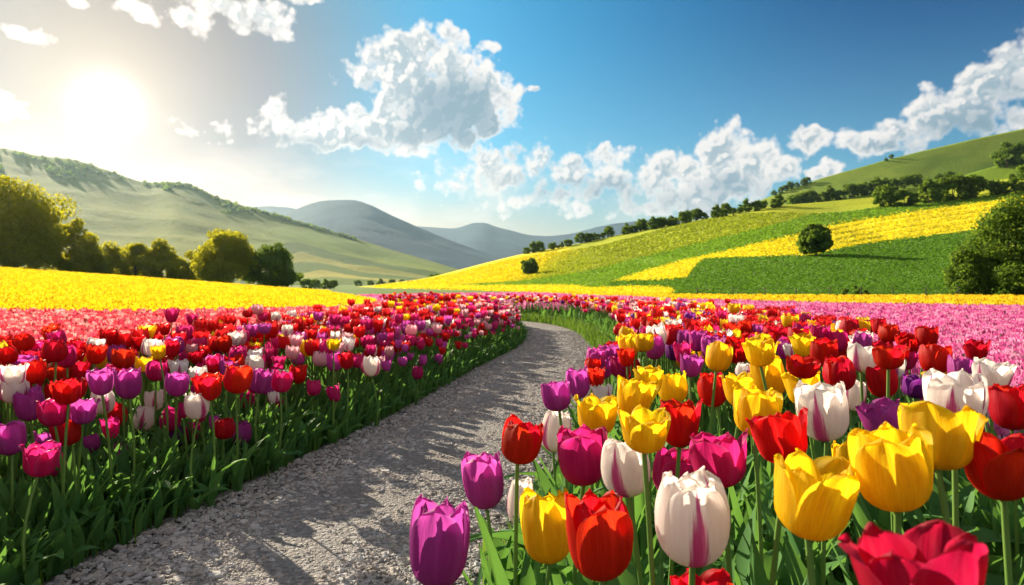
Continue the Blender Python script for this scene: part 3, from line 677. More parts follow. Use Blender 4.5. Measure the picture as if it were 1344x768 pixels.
# ------------------------------------------------------------------ tulips: petals, leaves, stems
def petal(shape, seed, k, nu=9, nv=12):
    """one petal of a flower one unit wide and one unit tall, base at the origin"""
    r = np.random.default_rng(seed * 31 + k * 7 + 100)
    outer = k % 2 == 0; phi = k * pi / 3 + r.normal() * .06
    tip = {'egg': .70, 'cup': .93, 'open': 1.20}[shape] * (1 if outer else .92) + r.normal() * .06
    Rr = (.45 if outer else .40) * {'egg': 1.0, 'cup': .96, 'open': .84}[shape]
    H = (1.0 if outer else .985) + r.normal() * .03
    v = np.linspace(0, 1, nv)[:, None]; u = np.linspace(-1, 1, nu)[None, :]
    v = .45 * v + .55 * np.sin(v * pi / 2) ** 1.15 + 0 * u; u = u + 0 * v
    s = np.clip((v - .5) / .5, 0, 1); a = np.clip(v / .5, 0, 1) * pi / 2
    rho = np.where(v < .5, Rr * .98 * np.sin(a) ** .88, Rr * (.98 + .04 * np.sin(pi * np.clip(s * 1.2, 0, 1)) + (tip - 1) * s ** 1.7))
    z = np.where(v < .5, .40 * H * (1 - np.cos(a)), .40 * H + .60 * H * s)
    wd = Rr * {'egg': 1.02, 'cup': 1.05, 'open': 1.0}[shape] * np.minimum(1, .50 + 1.05 * v) * np.sqrt(np.clip(1 - np.clip((v - .50) / .50, 0, 1) ** 2.7, 0, 1))
    th = u * wd / np.maximum(rho, .50 * Rr)
    ph0 = r.uniform(0, 6); ph1 = r.uniform(0, 6)
    rho2 = rho * (1 + .015) + .025 * np.exp(-(u / .16) ** 2) * sstep(v, .1, .5) * Rr * 2 - .05 * Rr * u ** 2 * (0 if outer else 1)
    rho2 = rho2 + v ** 2 * (.035 * np.sin(3.2 * u + ph0) + .022 * np.sin(8 * u + ph1 + 4 * v)) + (.05 * u ** 4 * v ** 2 if outer else 0)
    z = z + v ** 3 * (.022 * np.sin(4.0 * u + ph1) + .008 * np.sin(10 * u + ph0)) - .06 * v ** 2 * u ** 2 - .02 * v ** 4 * np.exp(-(u / .2) ** 2) * r.uniform(-1, 1.4)
    tw = r.normal() * .10
    ang = phi + th + tw * v
    V = np.stack([rho2 * np.cos(ang), rho2 * np.sin(ang), z], -1).reshape(-1, 3)
    return V, grid_faces(nu, nv), np.stack([(u + 1) / 2, v], -1).reshape(-1, 2)
SHAPES = ('egg', 'cup', 'open')
def head_arrays(shape, seed, nu, nv):
    V, F, UV, n, fl = [], [], [], 0, []
    for k in range(6):
        v, f, uv = petal(shape, seed, k, nu, nv); V.append(v); F.append(f + n); UV.append(uv); n += len(v); fl.append(np.full(len(v), 1.0 if k % 2 == 0 else 0.))
    return np.concatenate(V), np.concatenate(F), np.concatenate(UV), np.concatenate(fl)
PETAL_ME, HEAD_ME = {}, {}
def petal_me(shape, seed, k):
    if (shape, seed, k) not in PETAL_ME:
        v, f, uv = petal(shape, seed, k, 13, 16); PETAL_ME[shape, seed, k] = mk_mesh('petal', v, f, [PM['red']], {'stripe': np.full(len(v), 1.0 if k % 2 == 0 else 0.)}, uv)
    return PETAL_ME[shape, seed, k]
def head_me(shape, seed):
    if (shape, seed) not in HEAD_ME:
        v, f, uv, fl = head_arrays(shape, seed, 9, 10); HEAD_ME[shape, seed] = mk_mesh('flower_head', v, f, [PM['red']], {'stripe': fl}, uv)
    return HEAD_ME[shape, seed]
def blade(L, W, th0, bend, fold=.35, nu=5, nv=9, twist=0.0):
    """a leaf in the xz plane leaving the origin at th0 from upright and arching over by bend"""
    t = np.linspace(0, 1, nv); th = th0 + bend * t ** 1.5
    x = np.concatenate([[0], np.cumsum(np.sin(th[:-1]) * L / (nv - 1))]); z = np.concatenate([[0], np.cumsum(np.cos(th[:-1]) * L / (nv - 1))])
    w = W * (np.sin(pi * np.clip(.10 + .90 * t, 0, 1) ** .8) ** .8) * .5
    u = np.linspace(-1, 1, nu)
    nx, nz = -np.cos(th), np.sin(th)
    f = fold * np.abs(u)[None, :] * w[:, None] + .10 * W * np.sin(9 * t[:, None] + 2 * u[None, :])*np.abs(u)[None,:]
    X = x[:, None] + nx[:, None] * f; Z = z[:, None] + nz[:, None] * f
    Y = u[None, :] * w[:, None] + (twist * t ** 2 * L * .3)[:, None]
    return np.stack([X, Y, Z], -1).reshape(-1, 3), grid_faces(nu, nv)
LEAF_ME = [mk_mesh('leaf', *blade(1.0, wq, a, b, .5, 7, 14, tw), [M_TLEAF]) for wq, a, b, tw in ((.17, .08, .45, .3), (.20, .15, .8, -.3), (.16, .25, 1.3, .2), (.22, .30, 1.8, -.2), (.14, .05, .2, .4), (.24, .45, 1.6, .3))]
def setmat(o, m):
    o.material_slots[0].link = 'OBJECT'; o.material_slots[0].material = m

# --- tulips seen in the photograph: column and row of the flower's middle, width, height, colour, shape, label
RIGHT = [
 (573,716,84,106,'purple','cup','large purple tulip overhanging the path, lowest beside the gravel'),
 (639,632,58,68,'purple','cup','upright purple tulip above the grass tuft at the path edge'),
 (679,580,56,54,'red','cup','red tulip nearest the gravel path, above the upright purple one'),
 (726,566,40,52,'white','egg','white tulip with pink streak half hidden behind the edge red tulip'),
 (766,599,66,72,'magenta','cup','deep pink tulip between the edge red tulip and a streaked white one'),
 (825,615,66,73,'white','egg','white tulip with pink streaks just right of the deep pink tulip'),
 (722,694,74,88,'yellow','cup','yellow tulip in front touching a large red tulip near the path'),
 (681,685,36,58,'white','egg','narrow white tulip bud tucked behind the front yellow tulip by the path'),
 (790,705,90,105,'red','cup','large bright red tulip at the front beside a yellow one'),
 (878,620,58,58,'magenta','cup','pink tulip behind the big white streaked tulip at the front'),
 (845,566,72,52,'yellow','open','wide open yellow tulip left of a glowing red tulip'),
 (909,682,98,112,'white','egg','biggest white tulip with purple streaks, at the front of the right bed'),
 (782,546,58,50,'yellow','open','ruffled yellow tulip behind the streaked white tulip by the path'),
 (734,520,42,38,'purple','cup','purple tulip of the pair hanging over the path, left one'),
 (762,503,32,38,'purple','cup','purple tulip of the pair hanging over the path, right one'),
 (828,520,56,48,'yellow','open','yellow tulip above the ruffled yellow, fourth back from the path'),
 (852,500,42,36,'yellow','open','smaller yellow tulip just behind another above the path edge'),
 (885,510,42,38,'yellow','cup','yellow goblet tulip directly above the glowing red tulip'),
 (892,556,58,60,'red','open','glowing red tulip right of the wide open yellow tulip'),
 (783,495,28,24,'red','open','small red tulip behind the purple pair over the path'),
 (812,482,30,26,'magenta','open','small crimson tulip behind the purple pair, beside white'),
 (793,519,28,28,'white','open','pale pink white tulip between purple pair and yellow'),
 (827,453,28,28,'yellow','cup','first yellow tulip past the grassy bend of the path'),
 (826,482,26,22,'white','open','small white tulip under the first yellow one at the bend'),
 (940,469,36,36,'yellow','cup','rounded yellow tulip standing clear of the reds in the middle'),
 (940,511,38,44,'red','egg','closed dark red tulip below the rounded yellow tulip'),
 (998,463,46,34,'yellow','open','wide yellow tulip in the middle of the right bed'),
 (980,487,32,20,'white','egg','small white tulip with a pink mark between yellow tulips'),
 (1016,495,44,52,'yellow','cup','tall ruffled yellow tulip behind a yellow pair'),
 (973,512,44,42,'yellow','open','yellow tulip rising behind the large yellow in mid bed'),
 (990,541,62,60,'yellow','cup','large yellow tulip above the wide red tulip'),
 (1056,510,50,44,'yellow','open','orange yellow tulip left of the big striped white tulip'),
 (1033,576,78,64,'red','open','wide red tulip with scalloped rim, centre of the right bed'),
 (948,605,80,68,'magenta','open','pink red tulip with outturned petals right of a pink one'),
 (1085,541,66,72,'white','cup','big white tulip with one purple stripe, mid bed'),
 (1117,518,30,40,'white','egg','white petalled tulip peeking behind the big striped white one'),
 (1160,549,56,42,'purple','open','purple tulip flaring open left of the high yellow tulip'),
 (1104,490,42,44,'red','egg','rosy red tulip directly above the big striped white tulip'),
 (1160,501,40,40,'red','cup','red tulip standing between the rosy red and a violet tulip'),
 (1130,470,44,36,'white','open','white tulip with purple mark above the rosy red tulip'),
 (1252,524,78,64,'white','cup','large plain white tulip behind the high yellow tulip'),
 (1290,510,40,42,'violet','cup','violet tulip hugging the right side of the large plain white'),
 (1230,575,106,80,'yellow','open','high broad yellow tulip in front of the large plain white'),
 (1178,617,98,102,'yellow','cup','tall yellow tulip with layered petals under the high yellow one'),
 (1060,652,112,102,'yellow','open','golden open tulip in front, largest single yellow bloom'),
 (1114,612,44,60,'yellow','cup','yellow tulip squeezed between the golden and layered yellow tulips'),
 (1317,613,92,80,'red','open','large red tulip at the right border below mid height'),
 (1328,535,56,56,'red','cup','rosy red tulip cut by the right border above the large red'),
 (1222,768,176,125,'crimson','open','huge blurred crimson tulip closest to the camera at the bottom'),
 (922,800,84,84,'red','open','red tulip rim just showing at the bottom under the biggest white'),
 (1300,494,50,40,'white','open','white pair tulip near the right border beside purple'),
 (1262,486,36,32,'purple','cup','purple tulip between the wide reds and the right white'),
 (1237,497,38,22,'yellow','open','small yellow rosette tulip behind the large plain white'),
 (1228,472,40,36,'red','cup','tall red tulip, third from the right border at the back rank'),
 (1200,508,36,28,'violet','cup','violet tulip behind the flared purple one'),
 (1172,484,34,26,'white','open','small white tulip above the violet one'),
 (1282,460,30,26,'red','open','round red tulip against the pink field near the right border'),
 (1166,470,44,28,'red','open','broad red tulip in the back rank, centre right'),
 (1047,438,22,26,'violet','egg','pointed violet tulip rising alone before the pink field'),
 (1080,463,38,34,'red','cup','red tulip left of the white one with purple mark'),
 (1050,482,46,26,'red','open','red tulip behind the orange yellow tulip'),
 (1045,462,30,22,'white','open','white tulip under the pointed violet tulip'),
 (962,455,24,26,'red','cup','red tulip right of the rounded yellow one'),
 (905,480,34,28,'purple','open','purple tulip cluster flower left of the closed dark red'),
]
LEFT = [
 (40,530,36,42,'purple','cup','tall purple tulip left of the dark red pair in the left bed'),
 (72,541,40,36,'magenta','cup','crimson tulip right against the tall purple one at far left'),
 (109,540,38,32,'purple','open','ruffled purple tulip above the scarlet front tulip'),
 (136,527,29,32,'white','egg','white tulip with pink streak above the dark red bud'),
 (155,545,27,31,'red','egg','dark red tulip between two streaked white tulips'),
 (203,525,26,26,'white','cup','white tulip with red mark right of the tallest purple pair'),
 (186,550,27,32,'white','egg','lilac white tulip with purple stripe in the left bed'),
 (220,550,28,31,'magenta','egg','rose tulip right of the lilac white one'),
 (260,532,33,35,'white','egg','cream tulip with red streak, standing clear of the left bed front'),
 (293,563,30,26,'red','egg','dark red tulip low beside the last purple edge tulip'),
 (316,568,27,31,'purple','egg','purple tulip, last low one before the path bends away'),
 (95,566,38,34,'red','cup','scarlet tulip in the second rank of the left bed'),
 (16,575,40,42,'purple','cup','big purple tulip at the left border'),
 (137,573,26,28,'violet','egg','plain violet tulip right of the scarlet one'),
 (50,604,46,42,'magenta','open','bright pink open tulip at the very front of the left bed'),
 (154,601,30,36,'purple','egg','closed purple tulip at the very front of the left bed'),
 (231,582,18,28,'violet','egg','small violet bud beside a rose bud at the left bed edge'),
 (256,582,26,31,'magenta','egg','rose bud at the left bed edge over the leaves'),
 (177,576,14,21,'violet','egg','tiny violet bud under the lilac white tulip'),
 (3,627,26,36,'violet','cup','dark violet tulip cut off by the left border'),
 (57,583,34,30,'purple','open','purple tulip just behind the bright pink front tulip'),
 (78,592,14,22,'violet','egg','tiny violet tulip behind the pink front tulip'),
 (170,504,34,38,'purple','cup','tallest purple tulip of the pair, right one'),
 (134,501,36,34,'purple','open','tallest purple tulip of the pair, left one'),
 (17,493,36,28,'white','open','white tulip at the left border, upper of two'),
 (18,514,36,30,'white','cup','white tulip at the left border, lower of two'),
 (47,488,34,30,'red','cup','red tulip right of the white border pair'),
 (90,514,40,32,'red','open','wide scarlet tulip above the ruffled purple one'),
 (276,508,40,34,'red','open','wide orange red tulip above the cream streaked tulip'),
 (310,498,38,36,'red','cup','glowing red tulip next to the wide orange red one'),
 (231,504,30,30,'purple','cup','purple tulip alone between white and orange red'),
 (340,500,28,32,'purple','cup','lilac tulip right of the glowing red one'),
 (368,501,28,28,'magenta','cup','crimson tulip beneath a red one at mid left bed'),
 (324,524,23,22,'magenta','cup','small pink tulip below the glowing red one'),
 (359,530,22,26,'magenta','egg','closed crimson tulip hanging over the edge leaves'),
 (415,535,13,18,'violet','egg','tiny violet bud alone over long edge leaves'),
 (442,516,20,22,'magenta','open','pink tulip above the lone tiny violet bud'),
 (362,561,10,11,'violet','egg','smallest violet bud low in the edge leaves'),
 (488,481,25,26,'white','egg','pale pink white tulip standing out from the far left edge'),
 (548,489,15,17,'magenta','egg','lone magenta bud at the edge before the bend'),
 (62,466,22,22,'magenta','egg','rose tulip at the back rank of the far left'),
 (125,465,28,26,'red','open','red tulip in the back rank behind the tallest purple pair'),
 (162,471,30,26,'red','cup','deep red tulip in the back rank, beside a white one'),
 (210,462,20,18,'yellow','open','small yellow tulip among reds in the back rank'),
 (187,478,26,20,'yellow','open','orange yellow tulip below a white one at back left'),
 (235,483,26,22,'white','open','round white tulip behind the lone purple one'),
 (282,478,24,24,'purple','cup','purple tulip right of a white one in the back rank'),
 (205,487,28,26,'magenta','cup','magenta tulip left of the round white one'),
 (438,452,20,15,'yellow','open','yellow tulip in the middle of the far left bed'),
 (440,475,22,24,'purple','cup','purple tulip left of a red one over the far edge'),
 (457,473,20,22,'red','cup','red tulip right of a purple one over the far edge'),
]
tulips = []                       # dict per tulip
def hand(lst, bed):
    for i, (px, py, w, h, c, s, lab) in enumerate(lst):
        if bed == 'right':
            W = .085 * (1 + .10 * math.sin(i * 2.3)); dd = W * FPX / w; dd = max(dd, .42)
        else:
            W = .088; dd = W * FPX / w
            if w < 22: dd = .060 * FPX / w
            for _ in range(400):  # rooted in the bed, not in the gravel
                X = (px - CX) / FPX * dd
                if path_sd(X, dd)[0][0] < -(HW - .03): break
                dd += .02
            W = min(w * dd / FPX, .105)
        X = (px - CX) / FPX * dd
        if bed == 'right':
            sd = path_sd(X, dd)[0][0]
            if sd < HW + .02 and dd > 1.3:
                for _ in range(300):
                    dd -= .01; X = (px - CX) / FPX * dd
                    if path_sd(X, dd)[0][0] > HW + .02 or dd < .7: break
            W = w * dd / FPX
        z = EYE - (py - HY) / FPX * dd; H = h * dd / FPX * 1.04
        tulips.append(dict(X=X, Y=dd, z=z, W=W * 1.04, H=H, c=c, s=s, lab=lab, bed=bed, hand=True, px=px, py=py, wpx=w))
hand(RIGHT, 'right'); hand(LEFT, 'left')

# --- the rest of both beds, scattered
def scatter_beds():
    r = np.random.default_rng(77); out = []
    cell = .105
    xs, ys = np.meshgrid(np.arange(-4.5, 5.0, cell), np.arange(.35, 20, cell))
    X = xs.ravel() + r.uniform(-.5, .5, xs.size) * cell * .95; Y = ys.ravel() + r.uniform(-.5, .5, xs.size) * cell * .95
    sd, s = path_sd(X, Y)
    hw = hwf(Y); left = (sd < -(hw + .05)) & (sd > -(hw + lbed(Y) + .25 * (fbm(X * 2, Y * 2) - .5))) & (s < .985) & (s > .02)
    right = (sd > hw + grass_gap(Y)) & (sd < hw + grass_gap(Y) + rbed(Y) + .3 * (fbm(X * 2 + 9, Y * 2) - .5)) & (s > .02)
    right |= (sd > hw + .1) & (s >= .985) & (sd < hw + .3)
    px = px_of(X, Y)
    hx = np.array([(t['X'], t['Y']) for t in tulips])
    for i in np.nonzero(left | right)[0]:
        x, y = X[i], Y[i]; L = bool(left[i]); p = px[i]; inside = -40 < p < 1384
        if np.min(np.hypot(hx[:, 0] - x, hx[:, 1] - y)) < .075: continue
        edge = abs(sd[i]) - hw[i]; low = False
        if L:
            if inside and y < 2.9 and p < 420: 
                if edge < .55 and (edge < .10 or r.random() < .62): continue
                low = edge < .55
            if inside and edge < .16 and r.random() < .75: continue
            z = .44 + .05 * r.normal() - .16 * (1 - sstep(edge, .05, .45)); z += .045 * sstep(edge, .5, 1.2)
        else:
            if inside and y < 2.55: continue
            if not inside and y < .9 and abs(x) < 1.0: continue
            if x < .55 and y < 1.9: continue
            z = .535 + .032 * r.normal() - .06 * (1 - sstep(edge - grass_gap(y), .0, .25)) - .05 * sstep(y, 4, 10)
        n = fbm(np.array(x * 1.7 + 3), np.array(y * 1.1 + 5), 2)
        if L: pr = dict(red=.46, magenta=.26, purple=.13, white=.09, yellow=.10, pale=.05, violet=.0)
        else: pr = dict(red=.46, magenta=.15, purple=.10, white=.10, yellow=.16, violet=.02)
        if y > 6: pr['red'] += .35; pr['magenta'] += .14; pr['pale'] = .10 + .25 * float(sstep(y, 6, 11)); pr['purple'] *= .6
        if L and edge < .4: pr['purple'] += .12; pr['magenta'] += .2; pr['pale'] += .08; pr['yellow'] = .02; pr['red'] *= .6
        if L and edge > .9: pr['red'] += .5; pr['yellow'] += .1
        k = list(pr); w = np.array([pr[q] for q in k]); c = k[r.choice(len(k), p=w / w.sum())]
        W = (.088 if L else .086) * r.uniform(.82, 1.15); H = W * r.uniform(.80, 1.12)
        if low: z = r.uniform(.20, .33); W *= .74; H *= .85; c = ('purple', 'magenta', 'magenta', 'purple', 'red', 'white')[r.integers(0, 6)]
        if L and edge < .2: W *= .72; H *= .8
        out.append(dict(X=x, Y=y, z=max(z, .16), W=W, H=H, c=c, s=SHAPES[r.choice(3, p=[.22, .45, .33])], bed='left' if L else 'right', hand=False, lab=None,
                        px=p, py=HY + (EYE - z) / y * FPX, wpx=W / y * FPX, inside=inside))
    return out
rest = scatter_beds()
seen = sorted([t for t in rest if 4 < t['px'] < 1340 and t['py'] < 760], key=lambda t: t['Y'])
N_ONE = 300
own = seen[:max(0, N_ONE - len(tulips))]
own_ids = {id(t) for t in own}
mass = [t for t in rest if id(t) not in own_ids]
singles = tulips + own

# --- labels for the scattered ones: colour, rank and place counted from the path
def rank_name(t):
    e = abs(path_sd(t['X'], t['Y'])[0][0]) - HW
    return e
CN = {'red': 'red', 'magenta': 'crimson pink', 'purple': 'purple', 'violet': 'dark violet', 'yellow': 'yellow', 'white': 'white striped', 'pale': 'pale pink', 'orange': 'orange'}
SN = {'egg': 'closed', 'cup': 'cup shaped', 'open': 'wide open'}
MARKS = {'right': {(1047,438): 'the pointed violet tulip', (940,469): 'the rounded yellow tulip', (998,463): 'the wide yellow tulip', (827,453): 'the first yellow past the bend', (1228,472): 'the tall border red tulip',
                   (762,503): 'the purple pair over the path', (1300,494): 'the white pair at the border', (1016,495): 'the tall ruffled yellow tulip', (940,511): 'the closed dark red tulip', (1104,490): 'the rosy red tulip', (852,500): 'the small yellow by the path'},
         'left': {(488,481): 'the pale white edge tulip', (548,489): 'the lone magenta edge bud', (440,475): 'the purple tulip at the far edge', (438,452): 'the yellow tulip in mid bed', (235,483): 'the round white tulip',
                  (62,466): 'the back rank rose tulip', (310,498): 'the glowing red tulip', (17,493): 'the white border pair', (210,462): 'the small yellow among reds', (368,501): 'the crimson tulip at mid bed', (162,471): 'the deep red back tulip'}}
groups = {}
for t in own:
    def far(m): return math.hypot(m[0] - t['px'], 2.2 * (m[1] - t['py']))
    mk = min(MARKS[t['bed']], key=far); dx, dy = t['px'] - mk[0], t['py'] - mk[1]
    o = int(round(math.degrees(math.atan2(dx, -2.2 * dy)) / 45.0)) % 8
    rel = ('behind', 'behind and right of', 'right of', 'before and right of', 'in front of', 'before and left of', 'left of', 'behind and left of')[o]
    groups.setdefault((c_ := (t['c'], t['s'], rel, MARKS[t['bed']][mk])), []).append((far(mk), t))
for (c, sh, rel, name), ts in groups.items():
    ts.sort(key=lambda q: q[0])
    for i, (_, t) in enumerate(ts):
        t['lab'] = f"{('nearest ' if i == 0 else ordinal(i) + ' nearest ') if len(ts) > 1 else ''}{SN[sh]} {CN[c]} tulip {rel} {name}"

def tulip_parts(t, detailed, r):
    e = bpy.data.objects.new('tulip', None); COL.objects.link(e); e.empty_display_size = .05
    g = 0.0
    zb = max(t['z'] - .5 * t['H'], .08)
    lean = np.array([r.normal() * .018, r.normal() * .014])
    e.location = (t['X'] - lean[0], t['Y'] - lean[1], g)
    tag(e, t['lab'], 'tulip', f"tulips in the {t['bed']} bed")
    q = np.linspace(0, 1, 7); bow = r.normal(size=2) * .012
    pts = np.stack([lean[0] * q ** 2 + bow[0] * np.sin(pi * q), lean[1] * q ** 2 + bow[1] * np.sin(pi * q), (zb + .004) * q], 1)
    rr = .0042 if t['W'] > .06 else .0032
    v, f = tube(pts, rr * (1.1 - .25 * q), 8)
    link('stem', mk_mesh('stem', v, f, [M_STEM]), e)
    tilt = (r.normal() * .12, r.normal() * .12, r.uniform(0, 2 * pi))
    seed = int(r.integers(0, 7))
    hs = (t['W'] * r.uniform(.97, 1.03), t['W'] * r.uniform(.97, 1.03), t['H'])
    def headlike(name, me):
        o = link(name, me, e, (lean[0], lean[1], zb)); o.rotation_euler = tilt; o.scale = hs; setmat(o, PM[t['c']]); return o
    if detailed:
        for k in range(6): headlike('petal', petal_me(t['s'], seed, k))
        pv, pf = tube([[0, 0, .02], [0, 0, .14], [0, 0, .30], [0, 0, .42], [0, 0, .47], [0, 0, .475]], [.05, .055, .05, .045, .085, .002], 8)
        o = link('pistil', mk_mesh('pistil', pv, pf, [M_STEM]), e, (lean[0], lean[1], zb)); o.rotation_euler = tilt; o.scale = hs
    else: headlike('flower_head', head_me(t['s'], seed))
    for k in range(3 if detailed or t['Y'] < 2.2 else 2):
        o = link('leaf', LEAF_ME[int(r.integers(0, 6))], e, (0, 0, .0))
        L = min((r.uniform(.38, .62) if t['bed'] == 'left' else r.uniform(.55, .85)) * t['z'], .42); o.scale = (L, L * r.uniform(.7, 1.0), L); 
        a = r.uniform(0, 2 * pi)
        if t['bed'] == 'left' and k < 2: a = r.normal() * .8 - .5
        o.rotation_euler = (0, r.normal() * .08, a)
    return e
r_t = np.random.default_rng(5)
for t in singles: tulip_parts(t, t['wpx'] > 33, r_t)

# --- the many further tulips of both beds as one mass
def low_heads():
    return {s: [head_arrays(s, q, 5, 6)[:3] for q in range(3)] for s in SHAPES}
LOW = low_heads()
FARH = {s: [head_arrays(s, q, 3, 4)[:3] for q in range(2)] for s in SHAPES}
ST_V, ST_F = tube([[0, 0, 0], [0, 0, .55], [0, 0, 1]], [1, .9, .8], 5)
def mass_tulips():
    r = np.random.default_rng(9); a = Acc(); st = Acc()
    for near in (True, False):
        lib = LOW if near else FARH
        for s in SHAPES:
            for q in range(len(lib[s])):
                tV, tF, tU = lib[s][q]
                sel = [t for i, t in enumerate(mass) if t['s'] == s and (t['Y'] < 6) == near and i % len(lib[s]) == q]
                if not sel: continue
                pos = np.array([(t['X'], t['Y'], t['z'] - .5 * t['H']) for t in sel]); pos[:, 2] += gz(pos[:, 0], pos[:, 1])
                scl = np.array([(t['W'], t['W'], t['H']) for t in sel])
                col = np.array([PCOL[t['c']] for t in sel]) * r.uniform(.75, 1.15, (len(sel), 1))
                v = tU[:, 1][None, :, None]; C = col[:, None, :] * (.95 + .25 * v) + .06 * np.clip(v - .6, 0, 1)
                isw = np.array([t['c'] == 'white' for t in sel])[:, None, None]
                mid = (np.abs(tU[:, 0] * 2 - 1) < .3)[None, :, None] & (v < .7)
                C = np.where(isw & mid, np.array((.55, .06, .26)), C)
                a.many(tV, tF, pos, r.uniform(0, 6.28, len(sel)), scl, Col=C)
    n = len(mass)
    P = np.array([(t['X'], t['Y'], 0) for t in mass]); P[:, 2] = gz(P[:, 0], P[:, 1])
    hh = np.array([t['z'] - .5 * t['H'] for t in mass])
    a.many(ST_V, ST_F, P, r.uniform(0, 6.28, n), np.stack([np.full(n, .004), np.full(n, .004), hh], 1), Col=np.tile((.12, .24, .04), (n, 1)) * r.uniform(.7, 1.2, (n, 1)))
    o = link('tulip_mass', a.mesh('tulip_mass', [M_FIELD])); tag(o, 'densely packed red, pink, white and yellow tulips filling both beds behind the front ranks', 'tulips', kind='stuff')
mass_tulips()

# --- leaves filling the beds
def bed_foliage():
    r = np.random.default_rng(13); a = Acc()
    tm = [blade(1, wq, a0, b, .5, 3, 7, tw) for wq, a0, b, tw in ((.15, .05, .35, .3), (.19, .15, .8, -.3), (.17, .25, 1.3, .2), (.22, .35, 1.9, -.2), (.10, .05, .5, .5), (.06, .1, .9, -.4))]
    X, Y = [], []
    n = 130000
    y = 18 * r.random(n) ** 1.9 + .35; x = r.uniform(-4.2, 4.2, n)
    sd, s = path_sd(x, y)
    hw = hwf(y); ok = ((sd < -hw) & (sd > -(hw + LBED + .1))) | ((sd > hw + .03 + (grass_gap(y) - .06)) & (sd < hw + grass_gap(y) + RBED + .1))
    ok &= ~((y < .75) & (np.abs(x) < .5)) & (s > .02)
    p = px_of(x, y); ok &= (p > -500) & (p < 1900)
    x, y, sd = x[ok], y[ok], sd[ok]
    edge = np.abs(sd) - hwf(y)
    keep = r.random(len(x)) < np.clip(.18 + (.55 * (edge < .3) + .20 * (y < 4)) * (sd < 0), 0, 1)
    x, y, sd, edge = x[keep], y[keep], sd[keep], edge[keep]
    k = r.choice(6, len(x), p=[.25, .2, .14, .10, .2, .11])
    L = np.where(sd < 0, r.uniform(.17, .31, len(x)), r.uniform(.22, .38, len(x))) * (.62 + .38 * sstep(edge, .0, .3))
    L *= np.where((sd < 0) & (y < 3.0), .88 + .12 * sstep(edge, .1, .7), 1)
    ang = r.uniform(0, 6.28, len(x)); e = (edge < .22) & (r.random(len(x)) < .7)
    ang = np.where(e & (sd < 0), r.normal(-.35, .6, len(x)), ang)
    for i in range(6):
        m = k == i; P = np.stack([x[m], y[m], gz(x[m], y[m])], 1)
        a.many(tm[i][0], tm[i][1], P, ang[m], np.stack([L[m], L[m] * r.uniform(.8, 1.5, m.sum()), L[m]], 1))
    o = link('tulip_foliage', a.mesh('tulip_foliage', [M_TLEAF])); tag(o, 'dense dark green tulip leaves covering the soil of both beds', 'foliage', kind='stuff')
    print('foliage leaves', len(x))
bed_foliage()

# --- grass tufts along the path's edges
def edge_grass():
    r = np.random.default_rng(15); a = Acc()
    tm = [blade(1, .05, .1, b, .3, 3, 5) for b in (.3, .8, 1.3)]
    n = 60000; y = 17 * r.random(n) ** 1.3 + .8; x = r.uniform(-1.6, 2.2, n); sd, s = path_sd(x, y)
    e = np.abs(sd) - hwf(y)
    strip = (sd > 0) & (e > -.02 + .05 * fbm(x * 3, y * 3)) & (e < grass_gap(y) + .1) & (y > 6.6)
    tuft = (sd > 0) & (y > 1.75) & (y < 2.9) & (e > .0) & (e < .17)
    edge = (e > -.03) & (e < .08) & (r.random(n) < .35)
    ok = strip | (tuft & (r.random(n) < .9)) | edge
    x, y = x[ok], y[ok]; st = strip[ok]
    k = r.choice(3, len(x)); L = np.where(st, r.uniform(.10, .24, len(x)), r.uniform(.04, .11, len(x)))
    for i in range(3):
        m = k == i
        a.many(tm[i][0], tm[i][1], np.stack([x[m], y[m], gz(x[m], y[m])], 1), r.uniform(0, 6.28, m.sum()), np.stack([L[m]] * 3, 1))
    o = link('edge_grass', a.mesh('edge_grass', [M_GRASS])); tag(o, 'fresh green grass growing along the edges of the gravel path', 'grass', kind='stuff')
edge_grass()

# --- loose stones of the path
def gravel():
    r = np.random.default_rng(19); a = Acc()
    n = 60000; s = .75 + 10.5 * r.random(n) ** 2.2
    i = np.clip(np.searchsorted(CL[:, 1], s), 1, len(CL) - 1); f = (s - CL[i - 1, 1]) / (CL[i, 1] - CL[i - 1, 1])
    cx = CL[i - 1, 0] * (1 - f) + CL[i, 0] * f
    x = cx + r.uniform(-1, 1, n) * hwf(s) * 1.02; y = s
    sz = .0050 * (1 + .9 * r.exponential(.55, n)); big = r.random(n) < .012; sz[big] *= r.uniform(1.6, 2.6, big.sum())
    sz = np.minimum(sz, .019)
    for q in range(8):
        b = np.array([[math.cos(t) * rr, math.sin(t) * rr, z] for z, rr in ((-.5, .55), (.0, 1.0), (.5, .72), (.66, .25)) for t in np.linspace(0, 2 * pi, 6, endpoint=False)])
        b *= 1 + .22 * r.normal(size=(len(b), 1)); b *= [r.uniform(.9, 1.4), r.uniform(.7, 1.0), r.uniform(.6, .95)]
        F = np.concatenate([np.stack([np.arange(6) + k * 6, (np.arange(6) + 1) % 6 + k * 6, (np.arange(6) + 1) % 6 + k * 6 + 6, np.arange(6) + k * 6 + 6], -1) for k in range(3)] + [np.array([[18, 19, 20, 21], [21, 22, 23, 18]])])
        m = np.arange(n) % 8 == q
        a.many(b, F, np.stack([x[m], y[m], np.full(m.sum(), .015)], 1), r.uniform(0, 6.28, m.sum()), np.stack([sz[m]] * 3, 1))
    o = link('gravel', a.mesh('gravel', [M_STONE], smooth=False)); tag(o, 'loose grey and tan gravel stones covering the winding path', 'gravel', kind='stuff')
gravel()

